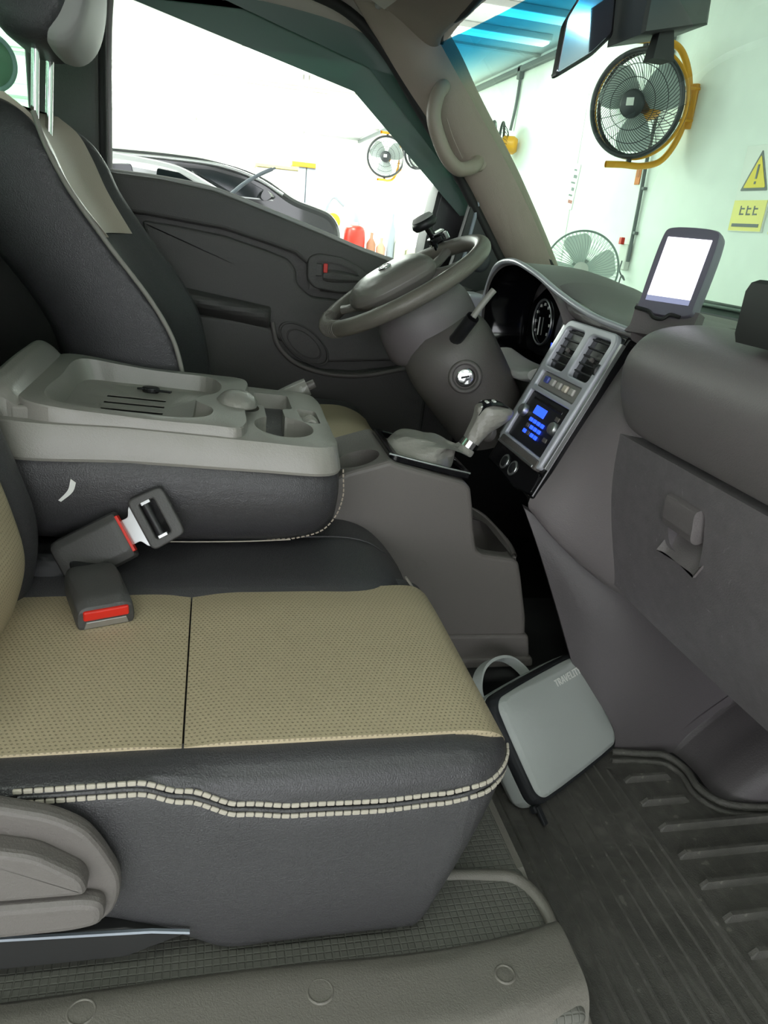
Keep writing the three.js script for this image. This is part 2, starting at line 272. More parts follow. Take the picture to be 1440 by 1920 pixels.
// windscreen with a dyed shade band
{
  const band = tex(256, (u, v) => { const k = Math.max(0, Math.min(1, (v - 0.83) / 0.15)), s = k * k * (3 - 2 * k); return [0.87 + (0.13 - 0.87) * s, 0.955 + (0.56 - 0.955) * s, 0.895 + (0.75 - 0.895) * s]; }, true, 1);
  band.wrapT = THREE.ClampToEdgeWrapping;
  const rows = [], K = 24, uv = [];
  for (let i = 0; i <= K; i++) { const t = i / K, r = []; for (let j = 0; j <= 24; j++) { const s = j / 24 * 2 - 1, bow = 1 - s * s; r.push([0.90 + 0.16 * bow - t * (0.42 + 0.09 * bow) + 0.02 * Math.sin(t * Math.PI), 0.735 + t * (0.50 + 0.012 * bow), -1.21 + s * (0.735 - 0.02 * t)]); uv.push(j / 24, t); } rows.push(r); }
  const g = skin(rows, false, false, 0); g.setAttribute('uv', new THREE.Float32BufferAttribute(uv, 2));
  const m = phys(0xffffff, 0.0, { transmission: 1, thickness: 0, ior: 1.45, map: band });
  const w = mesh('window_2', g, m, null, true); w.userData = { kind: 'structure', label: 'windscreen with a blue shade band along its top' };
  mesh('seal', tube([[0.90, 0.735, -1.945], [0.70, 0.985, -1.94], [0.50, 1.228, -1.92], [0.46, 1.238, -1.6], [0.44, 1.24, -1.21], [0.46, 1.238, -0.8], [0.50, 1.228, -0.5], [0.70, 0.985, -0.48]], 0.007, 120, false, 6), M.seal, w);
}
// rear pillar beside the driver
{
  const p = struct('trim_6', prismZ([[-0.39, 0.90], [-0.252, 0.90], [-0.244, 1.22], [-0.25, 1.36], [-0.39, 1.36]], -2.02, -1.93, 0.012, 0.02), M.door, 'dark pillar trim behind the driver seat');
  mesh('lower_trim', prismZ([[-0.64, 0.05], [-0.30, 0.05], [-0.252, 0.91], [-0.39, 0.91], [-0.64, 0.965]], -2.02, -1.935, 0.01), M.door, p);
  mesh('upper_trim', prismZ([[-0.64, 1.27], [-0.38, 1.27], [-0.38, 1.36], [-0.64, 1.36]], -2.02, -1.94, 0.01), M.door, p);
  const q = struct('window_3', prismZ([[-0.64, 0.955], [-0.385, 0.90], [-0.385, 1.28], [-0.64, 1.28]], -2.0, -1.996, 0), M.glass, 'small quarter window behind the driver pillar'); mesh('frame_strip', rod([-0.392, 0.905, -1.975], [-0.392, 1.28, -1.975], 0.006), M.headGrey, q);
  mesh('weather_seal', [tube([[-0.255, 0.45, -1.955], [-0.247, 0.9, -1.955], [-0.236, 1.24, -1.955], [-0.22, 1.33, -1.95]], 0.012, 40, false, 8)], M.seal, p);
  mesh('frame_edge', [tube([[-0.236, 0.90, -1.985], [-0.222, 1.24, -1.985], [-0.2, 1.34, -1.985]], 0.0065, 30, false, 8)], M.headGrey, p);
}
{ const p = struct('trim_7', prismZ([[-0.60, 0.10], [-0.34, 0.10], [-0.32, 0.90], [-0.32, 1.36], [-0.60, 1.36]], -0.50, -0.44, 0.012, 0.02), M.door, 'dark pillar trim behind the passenger seat'); }
// front bulkhead, wheel arch, tunnel
struct('wall_bulkhead', [box2(1.0, 1.10, -0.06, 0.70, -1.98, -0.46, 0)], M.dark, 'dark bulkhead behind the dashboard');
{ // the passenger door, swung open beside the photographer
  const d = struct('door_2', prismZ([[-0.96, 0.02], [-0.02, 0.02], [0.02, 0.30], [0.02, 0.74], [-0.30, 0.86], [-0.96, 0.90]], -0.045, 0.045, 0.02, 0.03), M.door, 'open passenger door');
  d.position.set(0.84, 0, -0.43); d.rotation.y = 1.15;
  mesh('window_frame', tube([[-0.95, 0.88, 0], [-0.93, 1.33, 0], [-0.45, 1.33, 0], [-0.22, 1.2, 0], [0.0, 0.76, 0]], 0.022, 60, false, 8), M.seal, d);
  mesh('arm_rest', box2(-0.75, -0.3, 0.58, 0.65, -0.10, -0.04, 0.02), M.door, d);
}
struct('wall_kick', [box2(0.55, 1.06, -0.06, 0.72, -2.06, -1.975, 0)], M.dark, 'dark kick panel beside the pedals');
struct('wall_toe', sheet([-0.02, 0.06, 0.14, 0.24, 0.34].map((y) => [[0.78, -0.99], [0.806, -0.989], [0.818, -0.965], [0.822, -0.93], [0.820, -0.89], [0.832, -0.857], [0.866, -0.840], [0.95, -0.835], [1.05, -0.832]].map(([x, z], j) => [x + Math.max(0, y) * (j < 2 ? 1.15 : 1.05), y, z + Math.max(0, y) * (j > 4 ? 0.12 : 0)])), 0.02, [1, -1, 0], 24, 60), M.dashShaded, 'grey toe board and wheel arch cover under the glove box');
struct('trim_9', sheet([[[0.52, 0.42, -1.125], [0.63, 0.36, -1.06], [0.70, 0.33, -1.03], [0.99, 0.33, -1.02]], [[0.545, 0.36, -1.10], [0.635, 0.28, -1.035], [0.71, 0.25, -1.01], [0.99, 0.25, -1.01]], [[0.60, 0.22, -1.06], [0.66, 0.18, -1.02], [0.73, 0.16, -1.0], [0.98, 0.16, -0.995]], [[0.66, 0.06, -1.03], [0.69, 0.05, -1.0], [0.75, 0.03, -0.99], [0.87, 0.03, -0.99]], [[0.68, -0.02, -1.02], [0.70, -0.02, -0.995], [0.76, -0.02, -0.985], [0.84, -0.02, -0.985]]], 0.02, [0.2, 0, -1], 30, 30), M.dashShaded, 'grey tunnel side panel under the dashboard');
struct('floor_tunnel', box2(0.30, 1.0, -0.02, 0.13, -1.36, -1.07, 0.02), M.dark, 'dark floor tunnel under the gear console');

// ------------------------------------------------------------------ dashboard
const dashboard = thing('dashboard', 'wide grey moulded plastic dashboard under the windscreen', 'dashboard', [0, 0, 0]);
{
  const sec = (z, tx, ty, ax, ay, bx, by, cx, cy) => [[1.03, 0.60, z], [1.03, 0.722, z], [0.86, 0.738, z], [tx + 0.03, ty + 0.001, z], [tx, ty - 0.012, z], [ax, ay, z], [bx, by, z], [cx, cy, z], [cx + 0.03, cy - 0.02, z], [cx + 0.14, cy + 0.02, z], [0.92, 0.40, z]];
  mesh('body', loft([
    sec(-1.112, 0.672, 0.735, 0.603, 0.60, 0.553, 0.50, 0.520, 0.43),
    sec(-1.085, 0.664, 0.738, 0.602, 0.605, 0.566, 0.50, 0.542, 0.405),
    sec(-1.05, 0.655, 0.740, 0.604, 0.61, 0.592, 0.50, 0.588, 0.365),
    sec(-1.01, 0.645, 0.741, 0.618, 0.62, 0.620, 0.50, 0.632, 0.338),
    sec(-0.96, 0.640, 0.742, 0.645, 0.62, 0.650, 0.50, 0.675, 0.33),
    sec(-0.85, 0.640, 0.742, 0.648, 0.62, 0.655, 0.50, 0.695, 0.30),
    sec(-0.65, 0.640, 0.742, 0.648, 0.62, 0.656, 0.50, 0.745, 0.262),
    sec(-0.46, 0.640, 0.742, 0.648, 0.62, 0.656, 0.50, 0.780, 0.24)], { n: 70, rows: 40, crease: 0.6 }), M.dash, dashboard);
  const pod = (z, k) => [[0.80, 0.738], [0.745, 0.752], [0.66, 0.757], [0.605, 0.740], [0.578, 0.70], [0.583, 0.645], [0.607, 0.597], [0.622, 0.591], [0.645, 0.592], [0.66, 0.66], [0.72, 0.70]].map(([x, y]) => [0.66 + (x - 0.66) * k, 0.66 + (y - 0.66) * k, z]);
  mesh('passenger_hood', loft([pod(-1.016, 0.55), pod(-1.015, 0.85), pod(-1.008, 0.93), pod(-0.99, 0.975), pod(-0.96, 1), pod(-0.8, 1), pod(-0.6, 1), pod(-0.46, 1)], { n: 60, rows: 44, crease: 0.7 }), M.dash, dashboard);
  // glove box lid with a finger recess
  const grid = [], bot = [[-1.026, 0.634, 0.345], [-0.93, 0.66, 0.318], [-0.8, 0.695, 0.29], [-0.65, 0.735, 0.262], [-0.48, 0.772, 0.238]];
  for (let i = 0; i <= 6; i++) { const t = i / 6; grid.push(bot.map(([z, bx, by]) => { const x0 = 0.609, y0 = 0.5835; const y = y0 + (by - y0) * t, xx = x0 + (bx - x0) * Math.pow(t, 1.9); return [xx, y, z]; })); }
  const lidG = sheet(grid, 0.03, [1, 0.15, 0], 20, 30);
  const ev = new Evaluator(); ev.attributes = ['position', 'normal'];
  const lidB = new Brush(lidG); lidB.updateMatrixWorld();
  const cut = new Brush(prismX([[0.787, 0.546], [0.862, 0.545], [0.866, 0.50], [0.858, 0.468], [0.792, 0.462], [0.784, 0.50]], 0.55, 0.66, 0.002, 0.014)); cut.updateMatrixWorld();
  const lid = mesh('glove_box_lid', ev.evaluate(lidB, cut, SUBTRACTION).geometry, M.dashScuff, dashboard);
  lid.userData.label = 'scuffed glove box lid';
  mesh('recess_scoop', sheet([[0.458, 0.617], [0.470, 0.624], [0.484, 0.632], [0.502, 0.637], [0.55, 0.638]].map(([y, x]) => [[x - 0.006, y, -0.870], [x, y, -0.862], [x, y, -0.825], [x, y, -0.79], [x - 0.006, y, -0.781]]), 0.004, [1, 0, 0], 16, 16), M.dash, lid);
  mesh('latch_paddle', loft([[0.8655, 0.55], [0.864, 1], [0.796, 1], [0.794, 0.55]].map(([nz, k]) => [[0.604, 0.543, -nz], [0.6035, 0.52, -nz], [0.606, 0.503, -nz], [0.614, 0.498, -nz], [0.63, 0.505, -nz], [0.632, 0.543, -nz]].map(([x, y, z]) => [0.618 + (x - 0.618) * k, 0.522 + (y - 0.522) * (0.5 + k / 2), z])), { n: 30 }), M.dash, lid);
  mesh('body_gap', prismX([[0.47, 0.592], [1.03, 0.592], [1.03, 0.574], [0.47, 0.574]], 0.660, 0.68, 0), M.dash, dashboard);
  // driver side body behind the wheel
  const dsec = (z, tx, ty, bx, by) => [[1.03, 0.60, z], [1.03, 0.722, z], [0.88, 0.735, z], [tx + 0.06, ty, z], [tx, ty - 0.02, z], [tx + 0.025, ty - 0.10, z], [bx, by + 0.10, z], [bx, by, z], [bx + 0.06, by - 0.04, z], [0.9, by, z]];
  mesh('driver_side_body', loft([dsec(-1.98, 0.66, 0.715, 0.67, 0.42), dsec(-1.86, 0.65, 0.722, 0.66, 0.40), dsec(-1.83, 0.72, 0.73, 0.68, 0.40), dsec(-1.78, 0.81, 0.735, 0.76, 0.38), dsec(-1.6, 0.82, 0.735, 0.76, 0.38), dsec(-1.34, 0.81, 0.735, 0.76, 0.38), dsec(-1.2, 0.74, 0.733, 0.72, 0.40), dsec(-1.112, 0.72, 0.733, 0.70, 0.40)], { n: 60, rows: 60, crease: 0.6 }), M.dash, dashboard);
  // instrument hood: a mouth facing the driver, drawn out to the right over the centre panel
  const mouth = (x, k, dy = 0) => [[1.775, 0.595], [1.79, 0.66], [1.76, 0.735], [1.70, 0.775], [1.60, 0.792], [1.48, 0.776], [1.38, 0.742], [1.335, 0.70], [1.33, 0.65], [1.36, 0.60], [1.45, 0.578], [1.6, 0.568], [1.71, 0.575]].map(([nz, y]) => [x + (y - 0.68) * -0.10, 0.68 + (y - 0.68) * k + dy, -(1.57 + (nz - 1.57) * k)]);
  mesh('instrument_hood', loft([mouth(0.90, 0.98, -0.02), mouth(0.78, 1.04), mouth(0.68, 1.06), mouth(0.645, 1.055), mouth(0.633, 1.03), mouth(0.637, 1.0)], { n: 72, rows: 30, cap: false }), M.dash, dashboard);
  mesh('instrument_cowl', loft([mouth(0.637, 1.002), mouth(0.66, 0.96), mouth(0.72, 0.90), mouth(0.745, 0.88)], { n: 72, rows: 12, cap: false }), M.gloss, dashboard);
  mesh('hood_lip', tube([[0.632, 0.70, -1.79], [0.632, 0.75, -1.765], [0.622, 0.785, -1.70], [0.618, 0.800, -1.60], [0.622, 0.785, -1.48], [0.630, 0.758, -1.37], [0.637, 0.735, -1.24], [0.648, 0.725, -1.12]], 0.006, 80, false, 8), M.silver, dashboard);
  mesh('brow', loft([[-1.42, 0.768, 0], [-1.34, 0.745, 0], [-1.24, 0.735, 0], [-1.13, 0.735, 0], [-1.108, 0.735, 0]].map(([z, y]) => [[0.642, y - 0.012, z], [0.66, y + 0.004, z], [0.76, y + 0.006, z], [0.88, 0.735, z], [0.88, 0.70, z], [0.70, y - 0.04, z], [0.65, y - 0.025, z]]), { n: 40, rows: 20 }), M.dash, dashboard);
  mesh('gloss_brow_face', sheet([[[0.642, 0.757, -1.40], [0.642, 0.737, -1.27], [0.648, 0.724, -1.13]], [[0.665, 0.725, -1.385], [0.66, 0.713, -1.31], [0.66, 0.712, -1.31]], [[0.672, 0.69, -1.37], [0.662, 0.69, -1.335], [0.66, 0.70, -1.33]]], 0.02, [1, 0, 0], 12, 12), M.gloss, dashboard);
  const cl = mesh('instrument_panel', prismX([[1.42, 0.60], [1.74, 0.60], [1.75, 0.70], [1.66, 0.755], [1.48, 0.75], [1.40, 0.69]], 0.735, 0.742, 0.002, 0.03), M.lens, dashboard);
  for (const [nz, y, r] of [[1.66, 0.672, 0.05], [1.50, 0.672, 0.05]]) { mesh('gauge_ring', aim(torus(r, 0.0025, 40, 8), [0, 0, 1], [1, 0, 0], 0.733, y, -nz), M.steel, cl); mesh('needle', box(0.002, 0.04, 0.003, 0.731, y - 0.01, -nz - 0.01, 0), M.white, cl); for (let k = 0; k < 9; k++) { const a = -0.6 + k * 0.54; mesh('tick', box(0.002, 0.006, 0.0025, 0.7335, y + Math.sin(a) * r * 0.8, -nz + Math.cos(a) * r * 0.8, 0), M.white, cl); } }
  const dsp = mesh('trip_display', box(0.003, 0.014, 0.03, 0.733, 0.63, -1.575, 0), glow(0x3050d8, 0.55), cl); dsp.userData.label = 'small blue lit trip display';
  mesh('cluster_lower_trim', loft([[-1.40, 0.60], [-1.46, 0.588], [-1.56, 0.583], [-1.68, 0.59]].map(([z, y]) => [[0.612, y - 0.012, z], [0.606, y, z], [0.622, y + 0.010, z], [0.68, y + 0.015, z], [0.69, y - 0.01, z]]), { n: 24, rows: 16 }), M.offWhite, dashboard).userData.label = 'pale lower trim of the instrument hood';
  // side air vent at the far end
  const v = mesh('side_vent_frame', prismX([[1.80, 0.615], [1.90, 0.615], [1.90, 0.71], [1.80, 0.71]], 0.60, 0.64, 0.004, 0.015, [shapeOf([[1.812, 0.627], [1.888, 0.627], [1.888, 0.698], [1.812, 0.698]], 0.008)]), M.silver, dashboard);
  mesh('vent_back', box2(0.632, 0.64, 0.62, 0.705, -1.895, -1.805, 0), M.blackPlastic, v);
  for (let k = 0; k < 4; k++) mesh('louvre', box(0.022, 0.003, 0.076, 0.614, 0.637 + k * 0.017, -1.85, 0.001).rotateX(0), M.blackPlastic, v);
  // dark cavity and knob between the gear console and the dash
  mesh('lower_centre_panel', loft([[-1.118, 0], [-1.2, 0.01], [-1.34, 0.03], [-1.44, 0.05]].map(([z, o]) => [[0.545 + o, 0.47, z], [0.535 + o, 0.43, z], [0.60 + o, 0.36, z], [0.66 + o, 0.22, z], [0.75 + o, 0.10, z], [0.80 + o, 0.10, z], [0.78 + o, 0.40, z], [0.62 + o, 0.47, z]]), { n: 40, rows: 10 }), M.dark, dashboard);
  mesh('heater_knob', aim(lathe([[0, 0.012], [0.014, 0.012], [0.016, 0.008], [0.017, 0]], 24), [0, 1, 0], [-0.7, 0.3, 0.4], 0.515, 0.495, -1.325), M.console, dashboard);
}
// centre panel: built flat, then set on the sloping face of the dash
const centre = thing('centre_panel', 'silver and black centre panel with twin air vents and a lit blue radio', 'control panel', [0.583, 0.585, -1.215]);
{
  const yv = V(0.408, 0.913, 0).normalize(), xv = V(-0.913, 0.408, 0).normalize();
  centre.quaternion.setFromRotationMatrix(new THREE.Matrix4().makeBasis(xv, yv, V(0, 0, -1)));
  // local: x out of the panel, y up the slope, z towards the driver
  mesh('backplate', box2(-0.05, 0.002, -0.155, 0.146, -0.108, 0.112, 0.006), M.gloss, centre);
  const fr = mesh('silver_frame', prismX(shapeOf([[-0.098, -0.108], [-0.100, 0.125], [-0.088, 0.142], [0.088, 0.142], [0.100, 0.125], [0.098, -0.108]], 0.012), 0, 0.012, 0.003, 0, [shapeOf([[-0.084, 0.052], [-0.011, 0.052], [-0.011, 0.128], [-0.084, 0.128]], 0.01), shapeOf([[0.011, 0.052], [0.084, 0.052], [0.084, 0.128], [0.011, 0.128]], 0.01), shapeOf([[-0.082, -0.09], [0.082, -0.09], [0.082, 0.002], [-0.082, 0.002]], 0.004), shapeOf([[-0.08, 0.012], [0.08, 0.012], [0.08, 0.042], [-0.08, 0.042]], 0.004)]), M.silver, centre);
  for (const s of [-1, 1]) {
    const v = mesh('air_vent', box2(-0.03, -0.024, 0.05, 0.13, Math.min(s * 0.004, s * 0.083), Math.max(s * 0.004, s * 0.083), 0), M.blackPlastic, centre);
    for (let k = 0; k < 5; k++) mesh('louvre', move(box(0.020, 0.0026, 0.072, 0, 0, 0, 0.001).rotateZ(0.35), -0.004, 0.062 + k * 0.0145, s * 0.0475), M.blackPlastic, v);
    mesh('vent_tab', box(0.010, 0.008, 0.006, 0.004, 0.0905, s * 0.0475, 0.002), M.console, v);
  }
  mesh('vent_wheel', aim(lathe([[0, 0.004], [0.012, 0.004], [0.0125, 0.003], [0.0125, -0.004], [0, -0.004]], 24), [0, 1, 0], [0, 0, 1], 0.004, 0.078, -0.0905), M.blackPlastic, centre);
  const bt = mesh('button_strip', box2(-0.004, 0.006, 0.012, 0.042, -0.08, 0.08, 0.003), std(0x8d8a86, 0.35), centre);
  for (let k = 0; k < 5; k++) mesh('button', box(0.006, 0.013, 0.016, 0.008, 0.029, -0.052 + k * 0.026, 0.003), k === 1 ? std(0xd8cdbd, 0.4) : k === 4 ? std(0x5560b0, 0.4) : std(0xb9b5b0, 0.4), bt);
  const ra = mesh('radio', box2(-0.01, 0.006, -0.09, 0.002, -0.082, 0.082, 0.004), M.blackPlastic, centre);
  mesh('disc_slot', box2(0.005, 0.0075, -0.012, -0.006, -0.06, 0.06, 0.001), M.gloss, ra);
  mesh('volume_knob', aim(lathe([[0, 0.011], [0.009, 0.011], [0.011, 0.008], [0.012, 0]], 24), [0, 1, 0], [1, 0, 0], 0.006, -0.038, 0.067), M.steel, ra);
  mesh('tuning_knob', aim(lathe([[0, 0.011], [0.009, 0.011], [0.011, 0.008], [0.012, 0]], 24), [0, 1, 0], [1, 0, 0], 0.006, -0.038, -0.067), M.steel, ra);
  const blue = glow(0x2348ff, 1.1);
  const d1 = mesh('display', box2(0.005, 0.0072, -0.034, -0.018, -0.01, 0.036, 0.001), blue, ra); d1.userData.label = 'blue lit radio display';
  for (let r = 0; r < 3; r++) for (let k = 0; k < 4; k++) mesh('lit_key', box(0.003, 0.007, 0.011, 0.0075, -0.045 - r * 0.0115, -0.024 + k * 0.0165, 0.0012), (r + k) % 5 === 4 ? M.console : blue, ra);
  for (let k = 0; k < 2; k++) mesh('side_key', box(0.003, 0.008, 0.014, 0.0075, -0.022 - k * 0.04, -0.058, 0.0012), M.console, ra);
  const lb = mesh('lower_strip', prismX([[-0.085, -0.112], [0.09, -0.112], [0.09, -0.094], [-0.085, -0.094]], 0.0, 0.014, 0.003, 0.006), M.console, centre);
  mesh('strip_highlight_trim', box2(0.012, 0.0155, -0.1105, -0.106, -0.08, 0.085, 0.001), M.steel, lb);
  const sp = mesh('socket_panel', prismX([[-0.092, -0.150], [0.05, -0.158], [0.105, -0.150], [0.105, -0.112], [-0.092, -0.112]], -0.004, 0.006, 0.002, 0.008), M.gloss, centre);
  for (const [z, y] of [[0.03, -0.134], [-0.01, -0.134]]) { mesh('socket_ring', aim(torus(0.012, 0.0022, 28, 8), [0, 0, 1], [1, 0, 0], 0.007, y, z), M.steel, sp); mesh('socket_cap', aim(lathe([[0, 0.004], [0.009, 0.004], [0.0105, 0]], 24), [0, 1, 0], [1, 0, 0], 0.006, y, z), M.blackPlastic, sp); }
  for (const s of [-1, 1]) mesh('wood_edge_trim', prismX([[s * 0.101, -0.10], [s * 0.109, -0.10], [s * 0.111, 0.13], [s * 0.103, 0.13]].sort((a, b) => a[1] - b[1] || a[0] - b[0]).map((p, i, a) => (i < 2 ? a[i] : a[5 - i])), 0, 0.008, 0.001), M.steel, centre).userData.label = 'thin bright edge trim';
}

// ------------------------------------------------------------------ passenger bench: outer seat and centre seat
const seat = thing('passenger_bench_seat', 'black leather passenger bench seat with perforated tan panels and pale double stitching', 'seat', [0, 0, 0]);
{
  const R = 0.036;
  const edge = (d) => (d >= R ? 0 : R - Math.sqrt(Math.max(0, R * R - (R - d) * (R - d))));
  const plan = (o) => {   // outline of the cushion in plan, set in by o, near edge first
    const p = []; const z0 = -0.552 - o, z1 = -0.93 + o * 0, x1 = 0.300 - o, rc = 0.05;
    p.push([-0.30, z0]); for (const x of [-0.16, -0.10, -0.06, -0.02, 0.02, 0.07, 0.13, 0.19, 0.24]) p.push([x, z0]);
    for (let i = 0; i <= 5; i++) { const a = i / 5 * Math.PI / 2; p.push([x1 - rc + rc * Math.sin(a), z0 - rc + rc * Math.cos(a)]); }
    for (const z of [-0.68, -0.76, -0.84, -0.93]) p.push([x1 - 0.004, z]);
    return p;
  };
  const seam = (x) => { const k = [[-0.3, 0.375], [-0.16, 0.373], [-0.06, 0.374], [-0.02, 0.362], [0.03, 0.343], [0.08, 0.337], [0.16, 0.335], [0.22, 0.338], [0.26, 0.344], [0.31, 0.352]]; for (let i = 1; i < k.length; i++) if (x <= k[i][0]) { const t = (x - k[i - 1][0]) / (k[i][0] - k[i - 1][0]), s = t * t * (3 - 2 * t); return k[i - 1][1] + (k[i][1] - k[i - 1][1]) * s; } return 0.352; };
  // skirt below the stitched seam
  const rows = [];
  for (const [f, o] of [[0, 0.022], [0.05, 0.012], [0.3, 0.003], [0.7, 0.0], [0.93, 0.0], [1, 0.0035]]) rows.push(plan(o).map(([x, z], i) => { const bow = x > 0.2 ? (x - 0.2) * 0.55 * (1 - f) : 0, rise = x < 0.1 ? Math.min(0.06, Math.max(0, (0.02 - x) * 0.55)) : 0; const yb = 0.148 + rise; return [x - bow * (f < 0.35 ? 1.2 : 1), yb + (seam(x) - yb) * f, z]; }));
  const sk = []; for (let j = 0; j < rows[0].length; j++) sk.push(smoothLine(rows.map((r) => r[j]), 16)); mesh('side_skirt', skin(sk[0].map((_, i) => smoothLine(sk.map((c) => c[i].toArray()), 90)), false, false, 1.2), M.leather, seat);
  // rolled black border from the seam up to the tan panels
  const band = [];
  for (const [f, o] of [[0, 0.0035], [0.06, 0.0], [0.45, 0.002], [0.72, 0.010], [0.9, 0.022], [1, 0.042]]) band.push(plan(o).map(([x, z]) => { const top = 0.3855; return [x, seam(x) + (top - seam(x)) * f, z]; }));
  const bk = []; for (let j = 0; j < band[0].length; j++) bk.push(smoothLine(band.map((r) => r[j]), 16)); mesh('border', skin(bk[0].map((_, i) => smoothLine(bk.map((c) => c[i].toArray()), 90)), false, false, 1.2), M.leather, seat);
  mesh('cushion_core', box2(-0.32, 0.262, 0.16, 0.376, -0.925, -0.59, 0.02), M.leather, seat);
  // two tan panels with a sewn groove between them
  const topY = (x, z) => 0.3885 + 0.003 * Math.sin((x + 0.2) * 7) * 0.5 - (x > 0.258 ? (x > 0.30 ? 0.022 + (x - 0.30) * 6 : Math.pow((x - 0.258) / 0.042, 2.4) * 0.022) : 0)  + (z < -0.88 ? (-0.88 - z) * 0.05 : 0);
  for (const [x0, x1] of [[-0.30, -0.0235], [-0.0215, 0.3035]]) {
    const g = []; const X = x1 < 0 ? [0, 1, 2, 3, 4, 5, 6, 7].map((i) => x0 + (x1 - x0) * i / 7) : [-0.0215, 0.02, 0.07, 0.12, 0.17, 0.22, 0.255, 0.277, 0.291, 0.3005, 0.3035];
    for (let i = 0; i < X.length; i++) { const x = X[i]; const near = -0.588 - (x > 0.272 ? Math.pow((x - 0.272) / 0.032, 2) * 0.018 : 0), far = -0.889 - Math.max(0, x) * 0.08; const r = []; for (let j = 0; j <= 6; j++) { const z = near + (far - near) * j / 6; const ej = j === 0 ? 0.0008 : j === 6 ? 0.004 : 0, ei = (Math.abs(x - x0) < 1e-6 && x0 > -0.1) || (Math.abs(x - x1) < 1e-6 && x1 < 0.1) ? 0.0035 : 0; r.push([x, topY(x, z) - ej - ei, z]); } g.push(r); }
    mesh('tan_panel', sheet(g, 0.02, [0, -1, 0], 30, 24), M.tan, seat).userData.label = 'perforated tan leather panel';
  }
  const stitchG = new RoundedBoxGeometry(0.0076, 0.0050, 0.003, 1, 0.0012);
  for (const dy of [0.0058, -0.0064]) {
    const line = []; for (let x = -0.155; x <= 0.2445; x += 0.004) line.push([x, seam(x) + dy, -0.5515]);
    for (let i = 1; i <= 8; i++) { const a = i / 8 * 1.35, x = 0.25 + 0.0505 * Math.sin(a); line.push([x, seam(x) + dy + a * 0.004, -0.602 + 0.0505 * Math.cos(a)]); }
    const c = new THREE.CatmullRomCurve3(line.map((p) => V(p))), n = Math.floor(c.getLength() / 0.0083);
    for (let i = 0; i <= n; i++) { const p = c.getPointAt(i / n), t = c.getTangentAt(i / n); const m = new THREE.Mesh(stitchG, M.thread); m.name = 'stitch'; m.position.copy(p); const nrm = V(-t.z, 0, t.x).normalize(); if (nrm.z < -0.5) nrm.negate(); m.quaternion.setFromRotationMatrix(new THREE.Matrix4().makeBasis(t, V(0, 1, 0).addScaledVector(t, -t.y).normalize(), V(0, 0, 0).crossVectors(t, V(0, 1, 0).addScaledVector(t, -t.y).normalize()))); m.castShadow = m.receiveShadow = true; seat.add(m); }
  }
  mesh('seam_cord', tube(Array.from({ length: 24 }, (_, i) => { const x = -0.155 + i * 0.0175; return [Math.min(x, 0.25), seam(x) - 0.0005, -0.5515]; }).concat([[0.287, seam(0.29) + 0.003, -0.567], [0.3, seam(0.3) + 0.006, -0.60]]), 0.0022, 90, false, 6), M.leather, seat);
  // centre seat cushion
  const cg = []; for (const x of [-0.30, -0.15, 0.0, 0.12, 0.2, 0.245, 0.275, 0.287]) { const d = x > 0.2 ? Math.pow((x - 0.2) / 0.087, 2) * 0.055 : 0; cg.push([[x, 0.375 - d, -0.875], [x, 0.391 - d, -0.90], [x, 0.399 - d, -0.95], [x, 0.404 - d, -1.01], [x, 0.4045 - d, -1.029], [x, 0.403 - d, -1.032], [x, 0.4045 - d, -1.035], [x - (x > 0.2 ? 0.004 : 0), 0.406 - d, -1.10], [x - (x > 0.2 ? 0.015 : 0), 0.402 - d, -1.22], [x - (x > 0.2 ? 0.03 : 0), 0.37 - d, -1.31]]); }
  mesh('centre_cushion', sheet(cg, 0.21, [0, -1, 0], 34, 60, 0.8), M.leather, seat);
  mesh('seam_ridge', tube([[-0.2, 0.4045, -1.031], [0.0, 0.4055, -1.031], [0.12, 0.4055, -1.031], [0.2, 0.405, -1.03], [0.235, 0.396, -1.03], [0.262, 0.378, -1.03]], 0.0016, 40, false, 6), M.leather, seat);
  mesh('front_stitch_edge', tube([[0.262, 0.400, -0.905], [0.281, 0.37, -0.92], [0.29, 0.33, -0.925]], 0.002, 20, false, 6), M.piping, seat);
  // backrest of the outer seat: black bolsters, tan middle
  const bs = (y, f, k = 1) => [[f - 0.17, y, -0.56], [f - 0.02, y, -0.555], [f + 0.004, y, -0.575], [f, y, -0.61], [f - 0.025, y, -0.66], [f - 0.03, y, -0.74], [f - 0.022, y, -0.82], [f - 0.002, y, -0.865], [f + 0.012, y, -0.90], [f + 0.006, y, -0.925], [f - 0.02, y, -0.942], [f - 0.17, y, -0.94]].map(([x, yy, z]) => [f - 0.09 + (x - f + 0.09) * k, yy, -0.748 + (z + 0.748) * (0.6 + 0.4 * k)]);
  mesh('backrest', loft([bs(0.35, -0.245), bs(0.40, -0.225), bs(0.47, -0.216), bs(0.54, -0.232), bs(0.62, -0.258), bs(0.75, -0.305), bs(0.90, -0.36), bs(0.96, -0.385, 0.85), bs(0.98, -0.40, 0.5)], { n: 60, rows: 44 }), M.leather, seat);
  const tg = [[0.33, -0.248], [0.39, -0.222], [0.45, -0.2065], [0.51, -0.216], [0.60, -0.243], [0.75, -0.295], [0.90, -0.35]].map(([y, f]) => [[f - 0.024, y, -0.628], [f - 0.010, y, -0.68], [f - 0.004, y, -0.75], [f + 0.000, y, -0.82], [f - 0.004, y, -0.862], [f - 0.03, y, -0.888]]);
  mesh('tan_back_panel', sheet(tg, 0.02, [-1, 0, 0], 40, 24), M.tan, seat).userData.label = 'perforated tan leather backrest panel';
}
